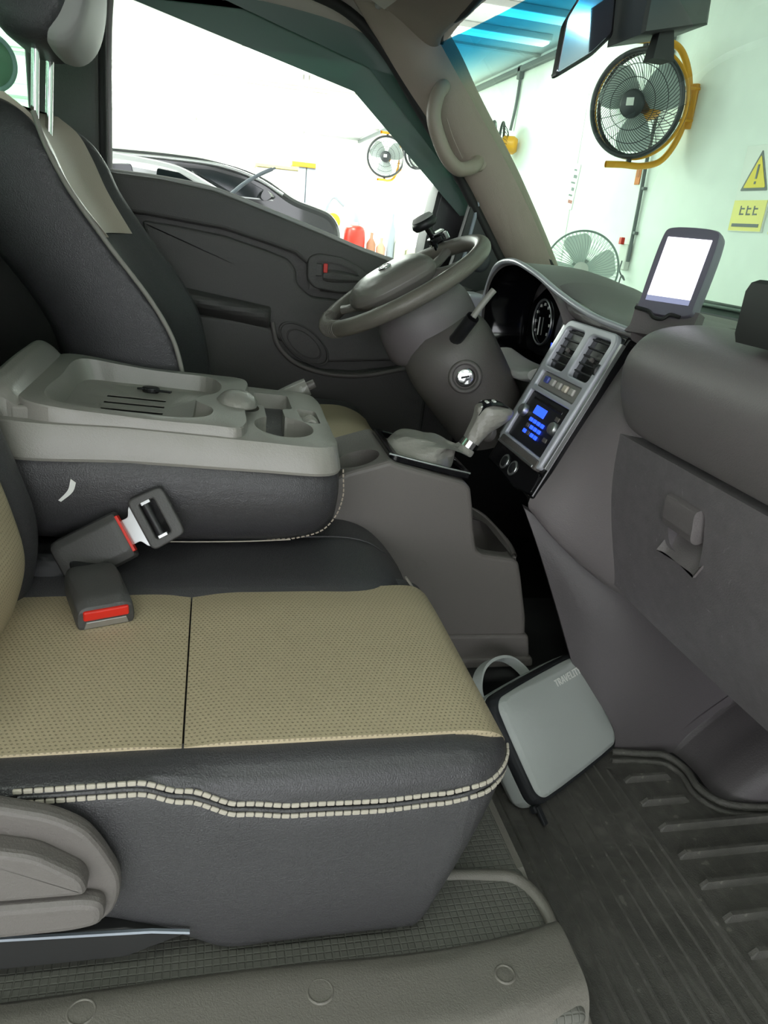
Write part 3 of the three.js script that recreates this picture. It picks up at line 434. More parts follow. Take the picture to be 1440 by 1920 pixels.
// recliner cover and slide rail of the outer seat
{
  const t = thing('recliner_cover', 'moulded grey plastic recliner cover at the foot of the backrest', 'seat cover', [0, 0, 0]);
  const out = [[-0.34, 0.395], [-0.175, 0.388], [-0.125, 0.372], [-0.10, 0.355], [-0.088, 0.335], [-0.074, 0.302], [-0.073, 0.28], [-0.08, 0.258], [-0.095, 0.245], [-0.18, 0.242], [-0.34, 0.245]];
  mesh('shell', prismZ(out, -0.545, -0.527, 0.006, 0.012), M.console, t);
  mesh('raised_cap', prismZ([[-0.34, 0.372], [-0.19, 0.366], [-0.135, 0.350], [-0.100, 0.322], [-0.096, 0.302], [-0.34, 0.306]], -0.531, -0.507, 0.006, 0.010), M.console, t);
  mesh('lower_lip', prismZ([[-0.34, 0.298], [-0.1, 0.293], [-0.084, 0.286], [-0.086, 0.262], [-0.11, 0.257], [-0.34, 0.258]], -0.531, -0.511, 0.008, 0.012), M.console, t);
  const r = thing('seat_slide_rail', 'dark steel slide rail under the passenger seat', 'seat rail', [0, 0, 0]);
  mesh('channel', [prismZ([[-0.40, 0.172], [-0.075, 0.168], [-0.02, 0.19], [-0.075, 0.206], [-0.40, 0.216]], -0.62, -0.556, 0.002), prismZ([[-0.40, 0.118], [-0.12, 0.118], [-0.12, 0.175], [-0.40, 0.175]], -0.62, -0.60, 0.002)], M.dark, r);
  mesh('bright_edge', loft([[-0.40, 0.223], [-0.2, 0.22], [-0.05, 0.2095], [-0.015, 0.203]].map(([x, y]) => [[x, y - 0.007, -0.556], [x, y - 0.006, -0.552], [x, y - 0.008, -0.551], [x, y - 0.010, -0.556]]), { smooth: false }), M.greyPaint, r);
}
// ------------------------------------------------------------------ folded centre backrest with its tray
const fold = thing('folded_centre_backrest', 'folded centre backrest with a grey tray, cup holders and black leather underside', 'armrest console', [0, 0, 0]);
{
  // leather body
  const ls = (x, yt, yb, k = 1) => [[x, yt, -0.975], [x, yt - 0.02, -0.962], [x, (yt + yb) / 2 + 0.01, -0.958], [x, yb + 0.03, -0.972], [x, yb + 0.006, -1.0], [x, yb, -1.05], [x, yb, -1.2], [x, yb + 0.01, -1.27], [x, yb + 0.05, -1.30], [x, yt, -1.29], [x, yt, -1.15]].map(([a, y, z]) => [a, yb + (yt - yb) * 0.45 + (y - yb - (yt - yb) * 0.45) * k, -1.13 + (z + 1.13) * k]);
  mesh('leather_pad', loft([ls(-0.30, 0.555, 0.42), ls(-0.22, 0.552, 0.412), ls(-0.1, 0.545, 0.408), ls(0.0, 0.539, 0.407), ls(0.08, 0.535, 0.408), ls(0.13, 0.534, 0.412, 0.985), ls(0.155, 0.533, 0.418, 0.95), ls(0.170, 0.532, 0.425, 0.88), ls(0.176, 0.531, 0.44, 0.75)], { n: 50, rows: 40 }), M.leather, fold);
  // paint smear
  mesh('paint_smear', sheet([[[-0.172, 0.515, -0.9565], [-0.166, 0.510, -0.9565]], [[-0.176, 0.500, -0.9565], [-0.170, 0.498, -0.9565]], [[-0.188, 0.486, -0.9568], [-0.185, 0.484, -0.9568]]].map((r) => r.map(([x, y, z]) => [x, y, z + 0.0006])), 0.0012, [0, 0, -1], 8, 4), M.white, fold).userData.label = 'white paint smear';
  const st = new RoundedBoxGeometry(0.0022, 0.0022, 0.0052, 1, 0.0008);
  const path = new THREE.CatmullRomCurve3([[0.178, 0.525, -0.985], [0.18, 0.49, -0.983], [0.174, 0.462, -0.985], [0.155, 0.438, -0.982], [0.12, 0.424, -0.985], [0.08, 0.418, -0.992]].map((p) => V(p)));
  for (let i = 0; i < 26; i++) { const m = new THREE.Mesh(st, M.handle); m.name = 'stitch'; m.position.copy(path.getPointAt(i / 25)); m.lookAt(path.getPointAt(i / 25).add(path.getTangentAt(i / 25))); fold.add(m); }
  mesh('pad_seam', tube([[0.11, 0.4215, -0.984], [0.06, 0.418, -0.986], [-0.02, 0.417, -0.985], [-0.12, 0.418, -0.985]], 0.0009, 30, false, 6), M.thread, fold);
  // base tray shell: side walls flare a little; its top slopes down to the front
  const topOf = (x) => 0.585 - (x + 0.2) * 0.062;           // rim height
  const evl = new Evaluator(); evl.attributes = ['position', 'normal'];
  const ring = (y, o) => [[-0.26, -0.972], [-0.1, -0.970], [0.06, -0.966], [0.145, -0.966], [0.166, -0.985], [0.170, -1.05], [0.172, -1.15], [0.172, -1.25], [0.16, -1.29], [0.10, -1.298], [-0.1, -1.298], [-0.26, -1.298]].map(([x, z]) => { const cx = -0.04, cz = -1.13; const xx = cx + (x - cx) * (1 - o / 0.2), zz = cz + (z - cz) * (1 - o / 0.16); return [xx, y === 'b' ? 0.538 - (xx + 0.2) * 0.04 : topOf(xx) + y, zz]; });
  const baseG = loft([ring('b', -0.004), ring('b', -0.0055).map(([x, y, z]) => [x, y + 0.004, z]), ring(-0.003, 0.0), ring(-0.0008, 0.0012), ring(0, 0.004)], { n: 120, crease: 0.5 });
  let br = new Brush(baseG); br.updateMatrixWorld();
  const cutY = (pts, y0, y1, r = 0.01) => { const b = new Brush(prismY(pts.map(([x, z]) => [x, -z]), y0, y1, 0, r)); b.updateMatrixWorld(); br = evl.evaluate(br, b, SUBTRACTION); };
  const circ = (cx, cz, rx, rz, n = 28) => Array.from({ length: n }, (_, i) => [cx + rx * Math.cos(i / n * 6.2832), cz + rz * Math.sin(i / n * 6.2832)]);
  cutY([[-0.222, -1.285], [0.036, -1.285], [0.034, -0.99], [-0.222, -0.99]], 0.48, 0.7, 0.01);
  cutY([[0.066, -1.255], [0.122, -1.255], [0.122, -1.165], [0.106, -1.16], [0.106, -1.09], [0.078, -1.09], [0.078, -1.17], [0.066, -1.175]], 0.50, 0.7, 0.008);
  cutY(circ(0.10, -1.055, 0.042, 0.055), 0.50, 0.7, 0);
  cutY(circ(0.052, -1.15, 0.018, 0.03), 0.53, 0.7, 0);
  cutY([[0.128, -1.17], [0.158, -1.165], [0.158, -1.09], [0.132, -1.09]], 0.552, 0.7, 0.008);
  mesh('cup_holder_tray', refacet(br.geometry, 0.45), M.tray, fold);
  mesh('tray_floor_liner', box2(0.05, 0.15, 0.497, 0.503, -1.27, -1.0, 0), M.tray, fold);
  for (const z of [-1.155, -1.143, -1.131]) mesh('coin_ridge', tube([[0.134, 0.556, z + 0.03], [0.146, 0.562, z + 0.025], [0.156, 0.556, z + 0.03]], 0.004, 12, false, 8), M.tray, fold);
  // lid of the tray: raised dish with a back wall and three slots
  const lidTop = (x) => topOf(x) + 0.014 + (x < -0.15 ? (-0.15 - x) * 0.12 : 0);
  const lr = (y, o) => [[-0.225, -0.978], [-0.1, -0.976], [0.0, -0.974], [0.032, -0.974], [0.044, -1.0], [0.046, -1.08], [0.05, -1.18], [0.05, -1.29], [0.0, -1.296], [-0.1, -1.297], [-0.225, -1.297], [-0.235, -1.14]].map(([x, z]) => { const cx = -0.09, cz = -1.136, xx = cx + (x - cx) * (1 - o / 0.13), zz = cz + (z - cz) * (1 - o / 0.16); return [xx, y === 'b' ? topOf(xx) - 0.014 : lidTop(xx) + y, zz]; });
  let lb = new Brush(loft([lr('b', -0.001), lr(-0.003, 0.0), lr(-0.0008, 0.001), lr(0, 0.0035)], { n: 120, crease: 0.5 })); lb.updateMatrixWorld();
  const dish = loft([[0.020, 0.0], [0.014, 0.004], [-0.024, 0.014], [-0.027, 0.020]].map(([y, o]) => [[-0.205, -0.990], [-0.1, -0.988], [-0.03, -0.990], [0.0, -1.01], [0.006, -1.055], [-0.018, -1.09], [-0.012, -1.12], [0.012, -1.16], [0.02, -1.22], [0.0, -1.275], [-0.05, -1.282], [-0.15, -1.282], [-0.205, -1.278], [-0.215, -1.14]].map(([x, z]) => { const cx = -0.09, cz = -1.14, xx = cx + (x - cx) * (1 - o / 0.12), zz = cz + (z - cz) * (1 - o / 0.14); return [xx, (y < 0 ? topOf(xx) + 0.014 : lidTop(xx)) + y, zz]; })), { n: 120 });
  const db = new Brush(dish); db.updateMatrixWorld(); lb = evl.evaluate(lb, db, SUBTRACTION);
  for (const z of [-1.185, -1.147, -1.108]) { const b = new Brush(move(new THREE.BoxGeometry(0.085, 0.02, 0.012).rotateZ(-0.062), -0.112, topOf(-0.112) - 0.012, z)); b.updateMatrixWorld(); lb = evl.evaluate(lb, b, SUBTRACTION); }
  mesh('tray_lid', refacet(lb.geometry, 0.45), M.tray, fold).userData.label = 'grey tray lid with three slots';
  mesh('lid_latch', loft([[0.0, 0.010], [0.012, 0.03], [0.03, 0.036], [0.045, 0.03], [0.056, 0.016], [0.060, 0.003]].map(([x, r]) => Array.from({ length: 10 }, (_, i) => { const a = i / 10 * 6.2832; return [x + 0.006, lidTop(0.0) - 0.004 + Math.max(-0.004, Math.sin(a) * r * 0.5), -1.12 + Math.cos(a) * r * 1.15]; })), { n: 30, rows: 16 }), M.tray, fold);
  mesh('rear_wall', loft([[-0.975, 0.0], [-0.99, 0.012], [-1.05, 0.018], [-1.2, 0.02], [-1.27, 0.016], [-1.297, 0.0]].map(([z, h]) => [[-0.275, 0.53, z], [-0.275, 0.603 + h, z], [-0.262, 0.615 + h, z], [-0.245, 0.610 + h * 0.9, z], [-0.225, 0.594 + h * 0.3, z], [-0.205, 0.57, z], [-0.21, 0.53, z]]), { n: 36, rows: 24 }), M.tray, fold);
  for (const z of [-0.985, -1.287]) mesh('hinge_block', box(0.03, 0.02, 0.022, -0.226, 0.592, z, 0.005).rotateZ(0), M.tray, fold);
}
{ const t = thing('key', 'small black key lying in the grey tray', 'key', [-0.095, 0.5655, -1.235]); mesh('bow', prismY(Array.from({ length: 20 }, (_, i) => [0.014 * Math.cos(i / 20 * 6.283), 0.010 * Math.sin(i / 20 * 6.283)]), 0, 0.009, 0.003), M.blackPlastic, t); mesh('blade', box(0.028, 0.003, 0.007, 0.022, 0.0055, 0.006, 0.001), M.blackPlastic, t); mesh('loop', move(torus(0.006, 0.0015, 20, 8).rotateX(1.4), -0.014, 0.005, 0.003), M.blackPlastic, t); t.rotation.y = -0.35; }
// ------------------------------------------------------------------ seat belt buckles
{
  const t = thing('seat_belt_buckle', 'black belt buckle with its steel tongue latched, leaning on the folded backrest', 'belt buckle', [-0.140, 0.432, -0.93]);
  const ex = V(0.092, 0.052, -0.004).normalize(), ez0 = V(0.05, 0.42, 0.90).normalize(), ey = V(0, 0, 0).crossVectors(ez0, ex).normalize(), ez = V(0, 0, 0).crossVectors(ex, ey).normalize();
  t.quaternion.setFromRotationMatrix(new THREE.Matrix4().makeBasis(ex, ey, ez));
  mesh('housing', loft([[-0.05, 0.8, 0.7], [-0.047, 0.95, 0.9], [-0.038, 1, 1], [0.03, 1, 1], [0.038, 0.99, 0.97], [0.040, 0.94, 0.88]].map(([x, w, h]) => [[x, -0.031 * w, -0.011 * h], [x, -0.031 * w, 0.006 * h], [x, -0.026 * w, 0.0125 * h], [x, 0, 0.014 * h], [x, 0.026 * w, 0.0125 * h], [x, 0.031 * w, 0.006 * h], [x, 0.031 * w, -0.011 * h], [x, 0, -0.013 * h]]), { n: 40 }), M.buckle, t);
  mesh('release_button', box(0.004, 0.05, 0.011, 0.0415, 0, 0.006, 0.001), M.red, t).userData.label = 'red release button edge';
  const tg = mesh('tongue_plate', prismZ(shapeOf([[0.036, -0.017], [0.052, -0.017], [0.058, -0.028], [0.067, -0.031], [0.067, 0.031], [0.058, 0.028], [0.052, 0.017], [0.036, 0.017]], 0.003), -0.001, 0.0015, 0.0005), M.steel, t);
  mesh('tongue_frame', prismZ(shapeOf([[0.060, -0.036], [0.104, -0.034], [0.108, -0.028], [0.108, 0.028], [0.104, 0.034], [0.060, 0.036]], 0.01), -0.005, 0.006, 0.003, 0, [shapeOf([[0.072, -0.024], [0.092, -0.024], [0.092, 0.024], [0.072, 0.024]], 0.003)]), M.buckle, tg);
  mesh('slot_bar', rod([0.079, -0.024, 0.001], [0.079, 0.024, 0.001], 0.0055), M.blackPlastic, tg);
  for (const s of [-1, 1]) mesh('slot_bush', box(0.013, 0.005, 0.009, 0.081, s * 0.0235, 0.002, 0.001), M.steel, tg);
  mesh('stalk_boot', loft([[-0.045, 0.017], [-0.062, 0.02], [-0.075, 0.024], [-0.084, 0.025]].map(([x, w]) => Array.from({ length: 10 }, (_, i) => { const a = i / 10 * 6.283; return [x, w * Math.cos(a) - (x + 0.045) * 0.25, w * 0.42 * Math.sin(a) - 0.004]; })), { n: 24, rows: 8, cap: false }), M.web, t);
}
{
  const t = thing('seat_belt_buckle', 'black belt buckle with a bright red release button lying on the tan seat', 'belt buckle', [-0.128, 0.4045, -0.845]);
  const ex = V(0.030, -0.006, 0.09).normalize(), ey = V(0, 1, 0.05).addScaledVector(ex, -ex.dot(V(0, 1, 0.05))).normalize(), ez = V(0, 0, 0).crossVectors(ex, ey);
  t.quaternion.setFromRotationMatrix(new THREE.Matrix4().makeBasis(ex, ey, ez));
  // local: x to the button end, y up, z across
  const hs = (x, w, b, h) => [[x, b, -w], [x, h * 0.75, -w], [x, h, -w * 0.82], [x, h + 0.001, 0], [x, h, w * 0.82], [x, h * 0.75, w], [x, b, w], [x, b, 0]];
  mesh('housing', loft([hs(-0.058, 0.020, -0.004, 0.006), hs(-0.054, 0.026, -0.012, 0.016), hs(-0.04, 0.029, -0.014, 0.021), hs(0.0, 0.0295, -0.014, 0.021), hs(0.033, 0.0295, -0.014, 0.018), hs(0.039, 0.029, -0.0135, 0.016), hs(0.041, 0.027, -0.012, 0.013)], { n: 40, rows: 20 }), M.buckle, t);
  mesh('release_button', box(0.006, 0.0125, 0.05, 0.0415, 0.0055, 0, 0.0025), M.red, t).userData.label = 'bright red release button';
  mesh('slot_mouth', prismX([[-0.022, -0.003], [0.022, -0.003], [0.025, -0.0115], [-0.025, -0.0115]], 0.039, 0.0425, 0.001), M.steel, t);
  mesh('strap', loft([[-0.05, 0.0], [-0.07, 0.006], [-0.095, 0.004], [-0.13, -0.012]].map(([x, y]) => [[x, y - 0.004, -0.018], [x, y + 0.004, -0.018], [x, y + 0.005, 0], [x, y + 0.004, 0.018], [x, y - 0.004, 0.018]]), { n: 20, rows: 10 }), M.web, t);
}

// ------------------------------------------------------------------ driver seat
const dseat = thing('driver_seat', 'black leather driver seat with cream shoulder panel and grey fronted headrest', 'seat', [0, 0, 0]);
{
  const fr = [[0.44, -0.025], [0.50, -0.035], [0.566, -0.045], [0.629, -0.062], [0.689, -0.096], [0.783, -0.168], [0.86, -0.222], [0.905, -0.244]];
  const bs = (y, f, k = 1) => [[f - 0.19, y, -1.375], [f - 0.03, y, -1.345], [f - 0.004, y, -1.352], [f - 0.002, y, -1.375], [f - 0.02, y, -1.43], [f - 0.045, y, -1.50], [f - 0.048, y, -1.57], [f - 0.04, y, -1.66], [f + 0.006, y, -1.73], [f + 0.030, y, -1.765], [f + 0.018, y, -1.79], [f - 0.04, y, -1.80], [f - 0.19, y, -1.77]].map(([x, yy, z]) => [f - 0.1 + (x - f + 0.1) * k, yy, -1.575 + (z + 1.575) * (0.55 + 0.45 * k)]);
  mesh('backrest', loft([...fr.map(([y, f]) => bs(y, f)), bs(0.945, -0.265, 0.93), bs(0.968, -0.285, 0.78), bs(0.978, -0.30, 0.5)], { n: 72, rows: 60 }), M.leather, dseat);
  const tp = [[0.60, -0.042], [0.689, -0.092], [0.76, -0.146], [0.783, -0.164], [0.86, -0.216], [0.915, -0.241], [0.955, -0.265], [0.981, -0.30]].map(([y, f], i) => { const w = i > 3 ? 1 : 0.7; const zc = -1.57; return [[f - 0.012, y, zc + 0.185 * w], [f - 0.018, y, zc + 0.13 * w], [f - 0.036, y, zc + 0.05], [f - 0.038, y, zc - 0.02], [f - 0.028, y, zc - 0.1 * w], [f + 0.004, y, zc - 0.155 * w]]; });
  mesh('shoulder_panel', sheet(tp.slice(3), 0.02, [-1, 0, 0], 30, 24), M.creamLeather, dseat).userData.label = 'cream leather shoulder panel';
  mesh('edge_piping', tube([[-0.268, 0.957, -1.362], [-0.252, 0.915, -1.347], [-0.224, 0.86, -1.344], [-0.170, 0.783, -1.344], [-0.098, 0.689, -1.344], [-0.065, 0.629, -1.344], [-0.049, 0.566, -1.344], [-0.038, 0.50, -1.344]], 0.004, 60, false, 8), M.piping, dseat);
  for (const z of [-1.51, -1.63]) mesh('headrest_post', rod([-0.297, 0.94, z], [-0.285, 1.10, z], 0.0065), M.chrome, dseat);
  const hr = mesh('headrest', loft([[-1.440, 0.55], [-1.443, 0.8], [-1.452, 0.93], [-1.47, 1], [-1.57, 1.03], [-1.67, 1], [-1.69, 0.93], [-1.70, 0.7]].map(([z, k]) => [[-0.345, 1.13], [-0.335, 1.055], [-0.30, 1.035], [-0.262, 1.037], [-0.235, 1.062], [-0.212, 1.12], [-0.214, 1.19], [-0.245, 1.235], [-0.30, 1.235], [-0.34, 1.20]].map(([x, y]) => [-0.278 + (x + 0.278) * k, 1.165 + (y - 1.135) * k, z])), { n: 48, rows: 24 }), M.leather, dseat);
  mesh('headrest_front', loft([[-1.447, 0.5], [-1.450, 0.85], [-1.465, 0.97], [-1.50, 1.02], [-1.57, 1.05], [-1.64, 1.02], [-1.68, 0.9], [-1.695, 0.6]].map(([z, k]) => [[-0.262, 1.036], [-0.238, 1.032], [-0.212, 1.055], [-0.195, 1.11], [-0.195, 1.18], [-0.22, 1.235], [-0.25, 1.245], [-0.235, 1.2], [-0.226, 1.13], [-0.238, 1.07]].map(([x, y]) => [-0.235 + (x + 0.235) * k, 1.165 + (y - 1.135) * k, z])), { n: 44, rows: 24 }), M.headGrey, hr);
  // cushion: black bolsters, tan insert
  const cs = (x, d) => [[x, 0.25, -1.40], [x, 0.36 - d, -1.365], [x, 0.425 - d, -1.36], [x, 0.447 - d, -1.385], [x, 0.435 - d, -1.43], [x, 0.428 - d, -1.57], [x, 0.435 - d, -1.70], [x, 0.447 - d, -1.755], [x, 0.42 - d, -1.785], [x, 0.25, -1.76]];
  mesh('cushion', loft([cs(-0.20, 0), cs(0.0, 0), cs(0.2, -0.002), cs(0.29, 0.0), cs(0.335, 0.012), cs(0.36, 0.045), cs(0.368, 0.09)], { n: 54, rows: 30 }), M.leather, dseat);
  mesh('cushion_insert', sheet([-0.1, 0.1, 0.22, 0.29, 0.33, 0.352].map((x) => { const d = x > 0.28 ? Math.pow((x - 0.28) / 0.072, 2) * 0.03 : 0; return [-1.402, -1.43, -1.5, -1.57, -1.64, -1.71].map((z, j) => [x, 0.443 + (j === 0 || j === 5 ? 0.003 : 0) - d, z]); }), 0.02, [0, -1, 0], 24, 20), M.tanPlain, dseat).userData.label = 'tan leather cushion insert';
  mesh('base', box2(-0.2, 0.30, 0.11, 0.28, -1.75, -1.41, 0.02), M.dark, dseat);
  mesh('side_valance', prismZ([[-0.18, 0.14], [0.30, 0.14], [0.335, 0.30], [0.33, 0.36], [0.1, 0.36], [-0.18, 0.34]], -1.378, -1.352, 0.006, 0.02), M.blackPlastic, dseat);
}
// parking brake
{
  const t = thing('parking_brake_lever', 'grey parking brake lever beside the driver seat', 'brake lever', [0.02, 0.40, -1.335]);
  mesh('lever', rod([0, 0, 0], [0.075, 0.125, 0.0], 0.010), M.dark, t);
  mesh('grip', loft([[0.06, 0.12, 0.012], [0.072, 0.128, 0.0155], [0.10, 0.142, 0.016], [0.13, 0.158, 0.0165], [0.145, 0.166, 0.0155]].map(([x, y, r]) => Array.from({ length: 10 }, (_, i) => { const a = i / 10 * 6.283; return [x - 0.48 * r * Math.cos(a), y + 0.88 * r * Math.cos(a), r * Math.sin(a) * 1.1]; })), { n: 24, rows: 12 }), M.tray, t);
  mesh('release_knob', rod([0.143, 0.165, 0], [0.157, 0.1725, 0], 0.008, 0.0075), M.console, t);
}
// ------------------------------------------------------------------ driver door
const door = struct('door_1', prismZ([[-0.30, 0.03], [0.60, 0.03], [0.66, 0.30], [0.66, 0.72], [0.45, 0.752], [0.358, 0.776], [0.249, 0.809], [0.12, 0.846], [-0.004, 0.880], [-0.123, 0.893], [-0.30, 0.897]], -2.04, -1.965, 0.008), M.door, 'dark grey driver door with an open window');
{
  mesh('sill_panel', prismZ([[-0.30, 0.820], [-0.16, 0.816], [0.022, 0.800], [0.13, 0.775], [0.190, 0.760], [0.222, 0.738], [0.226, 0.70], [0.262, 0.676], [0.40, 0.672], [0.60, 0.68], [0.655, 0.71], [0.45, 0.758], [0.358, 0.780], [0.249, 0.813], [0.12, 0.850], [-0.004, 0.884], [-0.123, 0.897], [-0.30, 0.902]], -1.97, -1.942, 0.009), M.door, door);
  mesh('centre_panel', prismZ([[-0.165, 0.804], [-0.10, 0.800], [0.022, 0.787], [0.12, 0.763], [0.175, 0.747], [0.196, 0.725], [0.200, 0.690], [0.235, 0.662], [0.40, 0.655], [0.60, 0.66], [0.62, 0.53], [0.47, 0.515], [0.28, 0.50], [0.16, 0.55], [0.10, 0.62], [-0.12, 0.66]], -1.97, -1.945, 0.008, 0.012), M.door, door);
  // pull handle bowl
  const hb = mesh('handle_bezel', prismZ(shapeOf([[0.222, 0.755], [0.246, 0.767], [0.31, 0.762], [0.362, 0.738], [0.382, 0.712], [0.37, 0.684], [0.30, 0.676], [0.24, 0.684], [0.222, 0.705]], 0.014), -1.952, -1.934, 0.005, 0, [shapeOf([[0.238, 0.747], [0.25, 0.755], [0.305, 0.750], [0.348, 0.732], [0.364, 0.712], [0.356, 0.696], [0.30, 0.690], [0.248, 0.696], [0.238, 0.71]], 0.01)]), M.door, door);
  mesh('bowl', prismZ([[0.23, 0.76], [0.37, 0.74], [0.37, 0.68], [0.23, 0.68]], -1.95, -1.944, 0), M.door, hb);
  mesh('pull_lever', loft([[0.262, 0.008], [0.275, 0.014], [0.31, 0.0135], [0.345, 0.008], [0.357, 0.004]].map(([x, h]) => [[x, 0.715 - h * 0.6, -1.946], [x, 0.715 + h, -1.944], [x, 0.715 + h * 0.9, -1.936], [x, 0.713 - h * 0.2, -1.934], [x, 0.711 - h * 0.7, -1.938]]), { n: 20, rows: 12 }), M.door, hb);
  mesh('lock_tab', box(0.018, 0.03, 0.008, 0.250, 0.728, -1.938, 0.003), M.door, hb);
  mesh('lock_flag', box(0.011, 0.022, 0.006, 0.2665, 0.733, -1.937, 0.002), M.red, hb).userData.label = 'red lock flag';
  // arm rest, pocket and lower speaker grille
  mesh('arm_rest', loft([[-0.20, 0.9], [-0.05, 1], [0.06, 1], [0.115, 0.98], [0.132, 0.8], [0.137, 0.4]].map(([x, k]) => { const y = 0.655 - (x + 0.07) * 0.15; return [[x, y - 0.052, -1.95], [x, y + 0.004, -1.95], [x, y + 0.002, -1.95 + 0.045 * k], [x, y - 0.006, -1.95 + 0.056 * k], [x, y - 0.018, -1.95 + 0.056 * k], [x, y - 0.03, -1.95 + 0.046 * k]]; }), { n: 30, rows: 24 }), M.door, door);
  mesh('lower_panel', prismZ([[-0.28, 0.62], [0.10, 0.595], [0.150, 0.578], [0.162, 0.535], [0.20, 0.505], [0.27, 0.482], [0.36, 0.482], [0.50, 0.505], [0.56, 0.45], [0.55, 0.10], [-0.28, 0.10]], -1.97, -1.925, 0.012, 0.012), M.door, door);
  mesh('pocket_lip', tube([[0.142, 0.595, -1.93], [0.156, 0.545, -1.922], [0.20, 0.502, -1.918], [0.28, 0.478, -1.916], [0.38, 0.478, -1.916], [0.50, 0.505, -1.918]], 0.006, 50, false, 8), M.console, door);
  const gp = mesh('speaker_grille', aim(lathe([[0, 0.004], [0.05, 0.004], [0.058, 0.0]], 40), [0, 1, 0], [0, 0, 1], 0, 0, 0).scale(1.25, 0.62, 1).rotateZ(-0.62).translate(0.225, 0.545, -1.945), M.door, door);
  mesh('grille_ring', torus(0.058, 0.003, 44, 8).scale(1.25, 0.62, 1).rotateZ(-0.62).translate(0.225, 0.545, -1.941), M.door, gp);
  mesh('inner_ring', torus(0.04, 0.002, 44, 8).scale(1.25, 0.62, 1).rotateZ(-0.62).translate(0.225, 0.545, -1.939), M.door, gp);
  // window opening: seal line, sill rubber, frame above
  mesh('sill_rubber', tube([[-0.28, 0.900, -1.975], [-0.123, 0.897, -1.975], [-0.004, 0.885, -1.975], [0.12, 0.852, -1.975], [0.249, 0.815, -1.975], [0.358, 0.782, -1.975], [0.46, 0.757, -1.975]], 0.007, 50, false, 8), M.headGrey, door);
  mesh('frame_seal', tube([[-0.22, 1.33, -1.962], [0.0, 1.325, -1.962], [0.20, 1.305, -1.962], [0.29, 1.278, -1.962], [0.375, 1.216, -1.962], [0.452, 1.128, -1.962], [0.594, 0.963, -1.962], [0.735, 0.775, -1.962]], 0.0125, 70, false, 8), M.seal, door);
  mesh('frame', tube([[-0.24, 1.36, -2.0], [0.0, 1.355, -2.0], [0.21, 1.335, -2.0], [0.31, 1.30, -2.0], [0.40, 1.235, -2.0], [0.475, 1.145, -2.0], [0.617, 0.978, -2.0], [0.76, 0.78, -2.0]], 0.022, 70, false, 8), M.carWhite, door);
  const sp = mesh('sail_panel', prismZ([[0.575, 0.70], [0.60, 0.80], [0.628, 0.935], [0.79, 0.70]], -1.985, -1.955, 0.006, 0.012), M.blackPlastic, door);
  mesh('tweeter', aim(lathe([[0, 0.004], [0.012, 0.007], [0.022, 0.004], [0.027, 0.006], [0.030, 0.0]], 32), [0, 1, 0], [0, 0, 1], 0.665, 0.783, -1.956), std(0x33343a, 0.4), sp);
  mesh('channel_strip', tube([[0.598, 0.655, -1.957], [0.612, 0.73, -1.957], [0.634, 0.86, -1.957], [0.646, 0.94, -1.957]], 0.0055, 20, false, 8), M.greyPaint, sp);
}
{ // tinted rain guard outside the window frame
  const inn = [[-0.25, 1.272], [0.082, 1.270], [0.225, 1.240], [0.326, 1.190], [0.407, 1.135], [0.480, 1.066], [0.558, 0.980], [0.625, 0.885]], out = [[-0.25, 1.35], [0.10, 1.345], [0.26, 1.312], [0.36, 1.252], [0.435, 1.185], [0.51, 1.10], [0.595, 0.995], [0.67, 0.895]];
  const t = tag(mesh('rain_guard', sheet([inn.map(([x, y]) => [x, y, -2.045]), inn.map(([x, y], i) => [(x + out[i][0]) / 2, (y + out[i][1]) / 2, -2.038]), out.map(([x, y]) => [x, y, -2.02])], 0.003, [0, 0, 1], 8, 60), M.visorGreen), 'dark green tinted rain guard along the top of the driver window', 'rain guard');
}
{ // door mirror seen from behind its housing
  const t = thing('door_mirror', 'black door mirror outside the driver window', 'mirror', [0.61, 0.80, -2.125]);
  mesh('housing', loft([[-0.055, 0.75], [-0.04, 0.95], [-0.0, 1.02], [0.04, 1], [0.055, 0.97]].map(([u, k]) => [[-0.068, -0.035], [-0.052, 0.10], [-0.040, 0.155], [-0.02, 0.172], [0.05, 0.172], [0.08, 0.15], [0.085, 0.0], [0.07, -0.09], [0.0, -0.10], [-0.05, -0.09]].map(([x, y]) => [x * k + 0.0, 0.03 + (y - 0.03) * k, u])), { n: 50, rows: 16 }), M.blackPlastic, t);
  mesh('mirror_face', prismZ([[-0.055, -0.03], [-0.042, 0.09], [-0.03, 0.148], [0.05, 0.16], [0.072, 0.14], [0.072, -0.07], [-0.04, -0.075]], 0.05, 0.056, 0.002, 0.015), std(0x2b2b2d, 0.35), t);
  mesh('arm', rod([0.02, -0.06, 0], [0.05, -0.10, 0.12], 0.02), M.blackPlastic, t);
}
// grab handle on the pillar
{
  const t = thing('grab_handle', 'beige grab handle on the windscreen pillar', 'grab handle', [0, 0, 0]);
  mesh('bar', tube([[0.510, 1.150, -1.925], [0.500, 1.148, -1.885], [0.484, 1.128, -1.862], [0.478, 1.085, -1.855], [0.496, 1.04, -1.855], [0.526, 0.999, -1.858], [0.556, 0.983, -1.868], [0.592, 0.992, -1.885], [0.617, 1.008, -1.925]], 0.0165, 70, false, 14), M.handle, t);
  mesh('foot', aim(lathe([[0, 0.012], [0.018, 0.012], [0.023, 0.006], [0.024, 0]], 28), [0, 1, 0], [0, 0, 1], 0.512, 1.150, -1.925), M.handle, t);
  mesh('foot', aim(lathe([[0, 0.012], [0.018, 0.012], [0.023, 0.006], [0.024, 0]], 28), [0, 1, 0], [0, 0, 1], 0.619, 1.008, -1.928), M.handle, t);
  mesh('seam', tube([[0.506, 1.082, -1.845], [0.526, 1.045, -1.846], [0.556, 1.005, -1.852]], 0.0012, 20, false, 6), M.pillar, t);
}
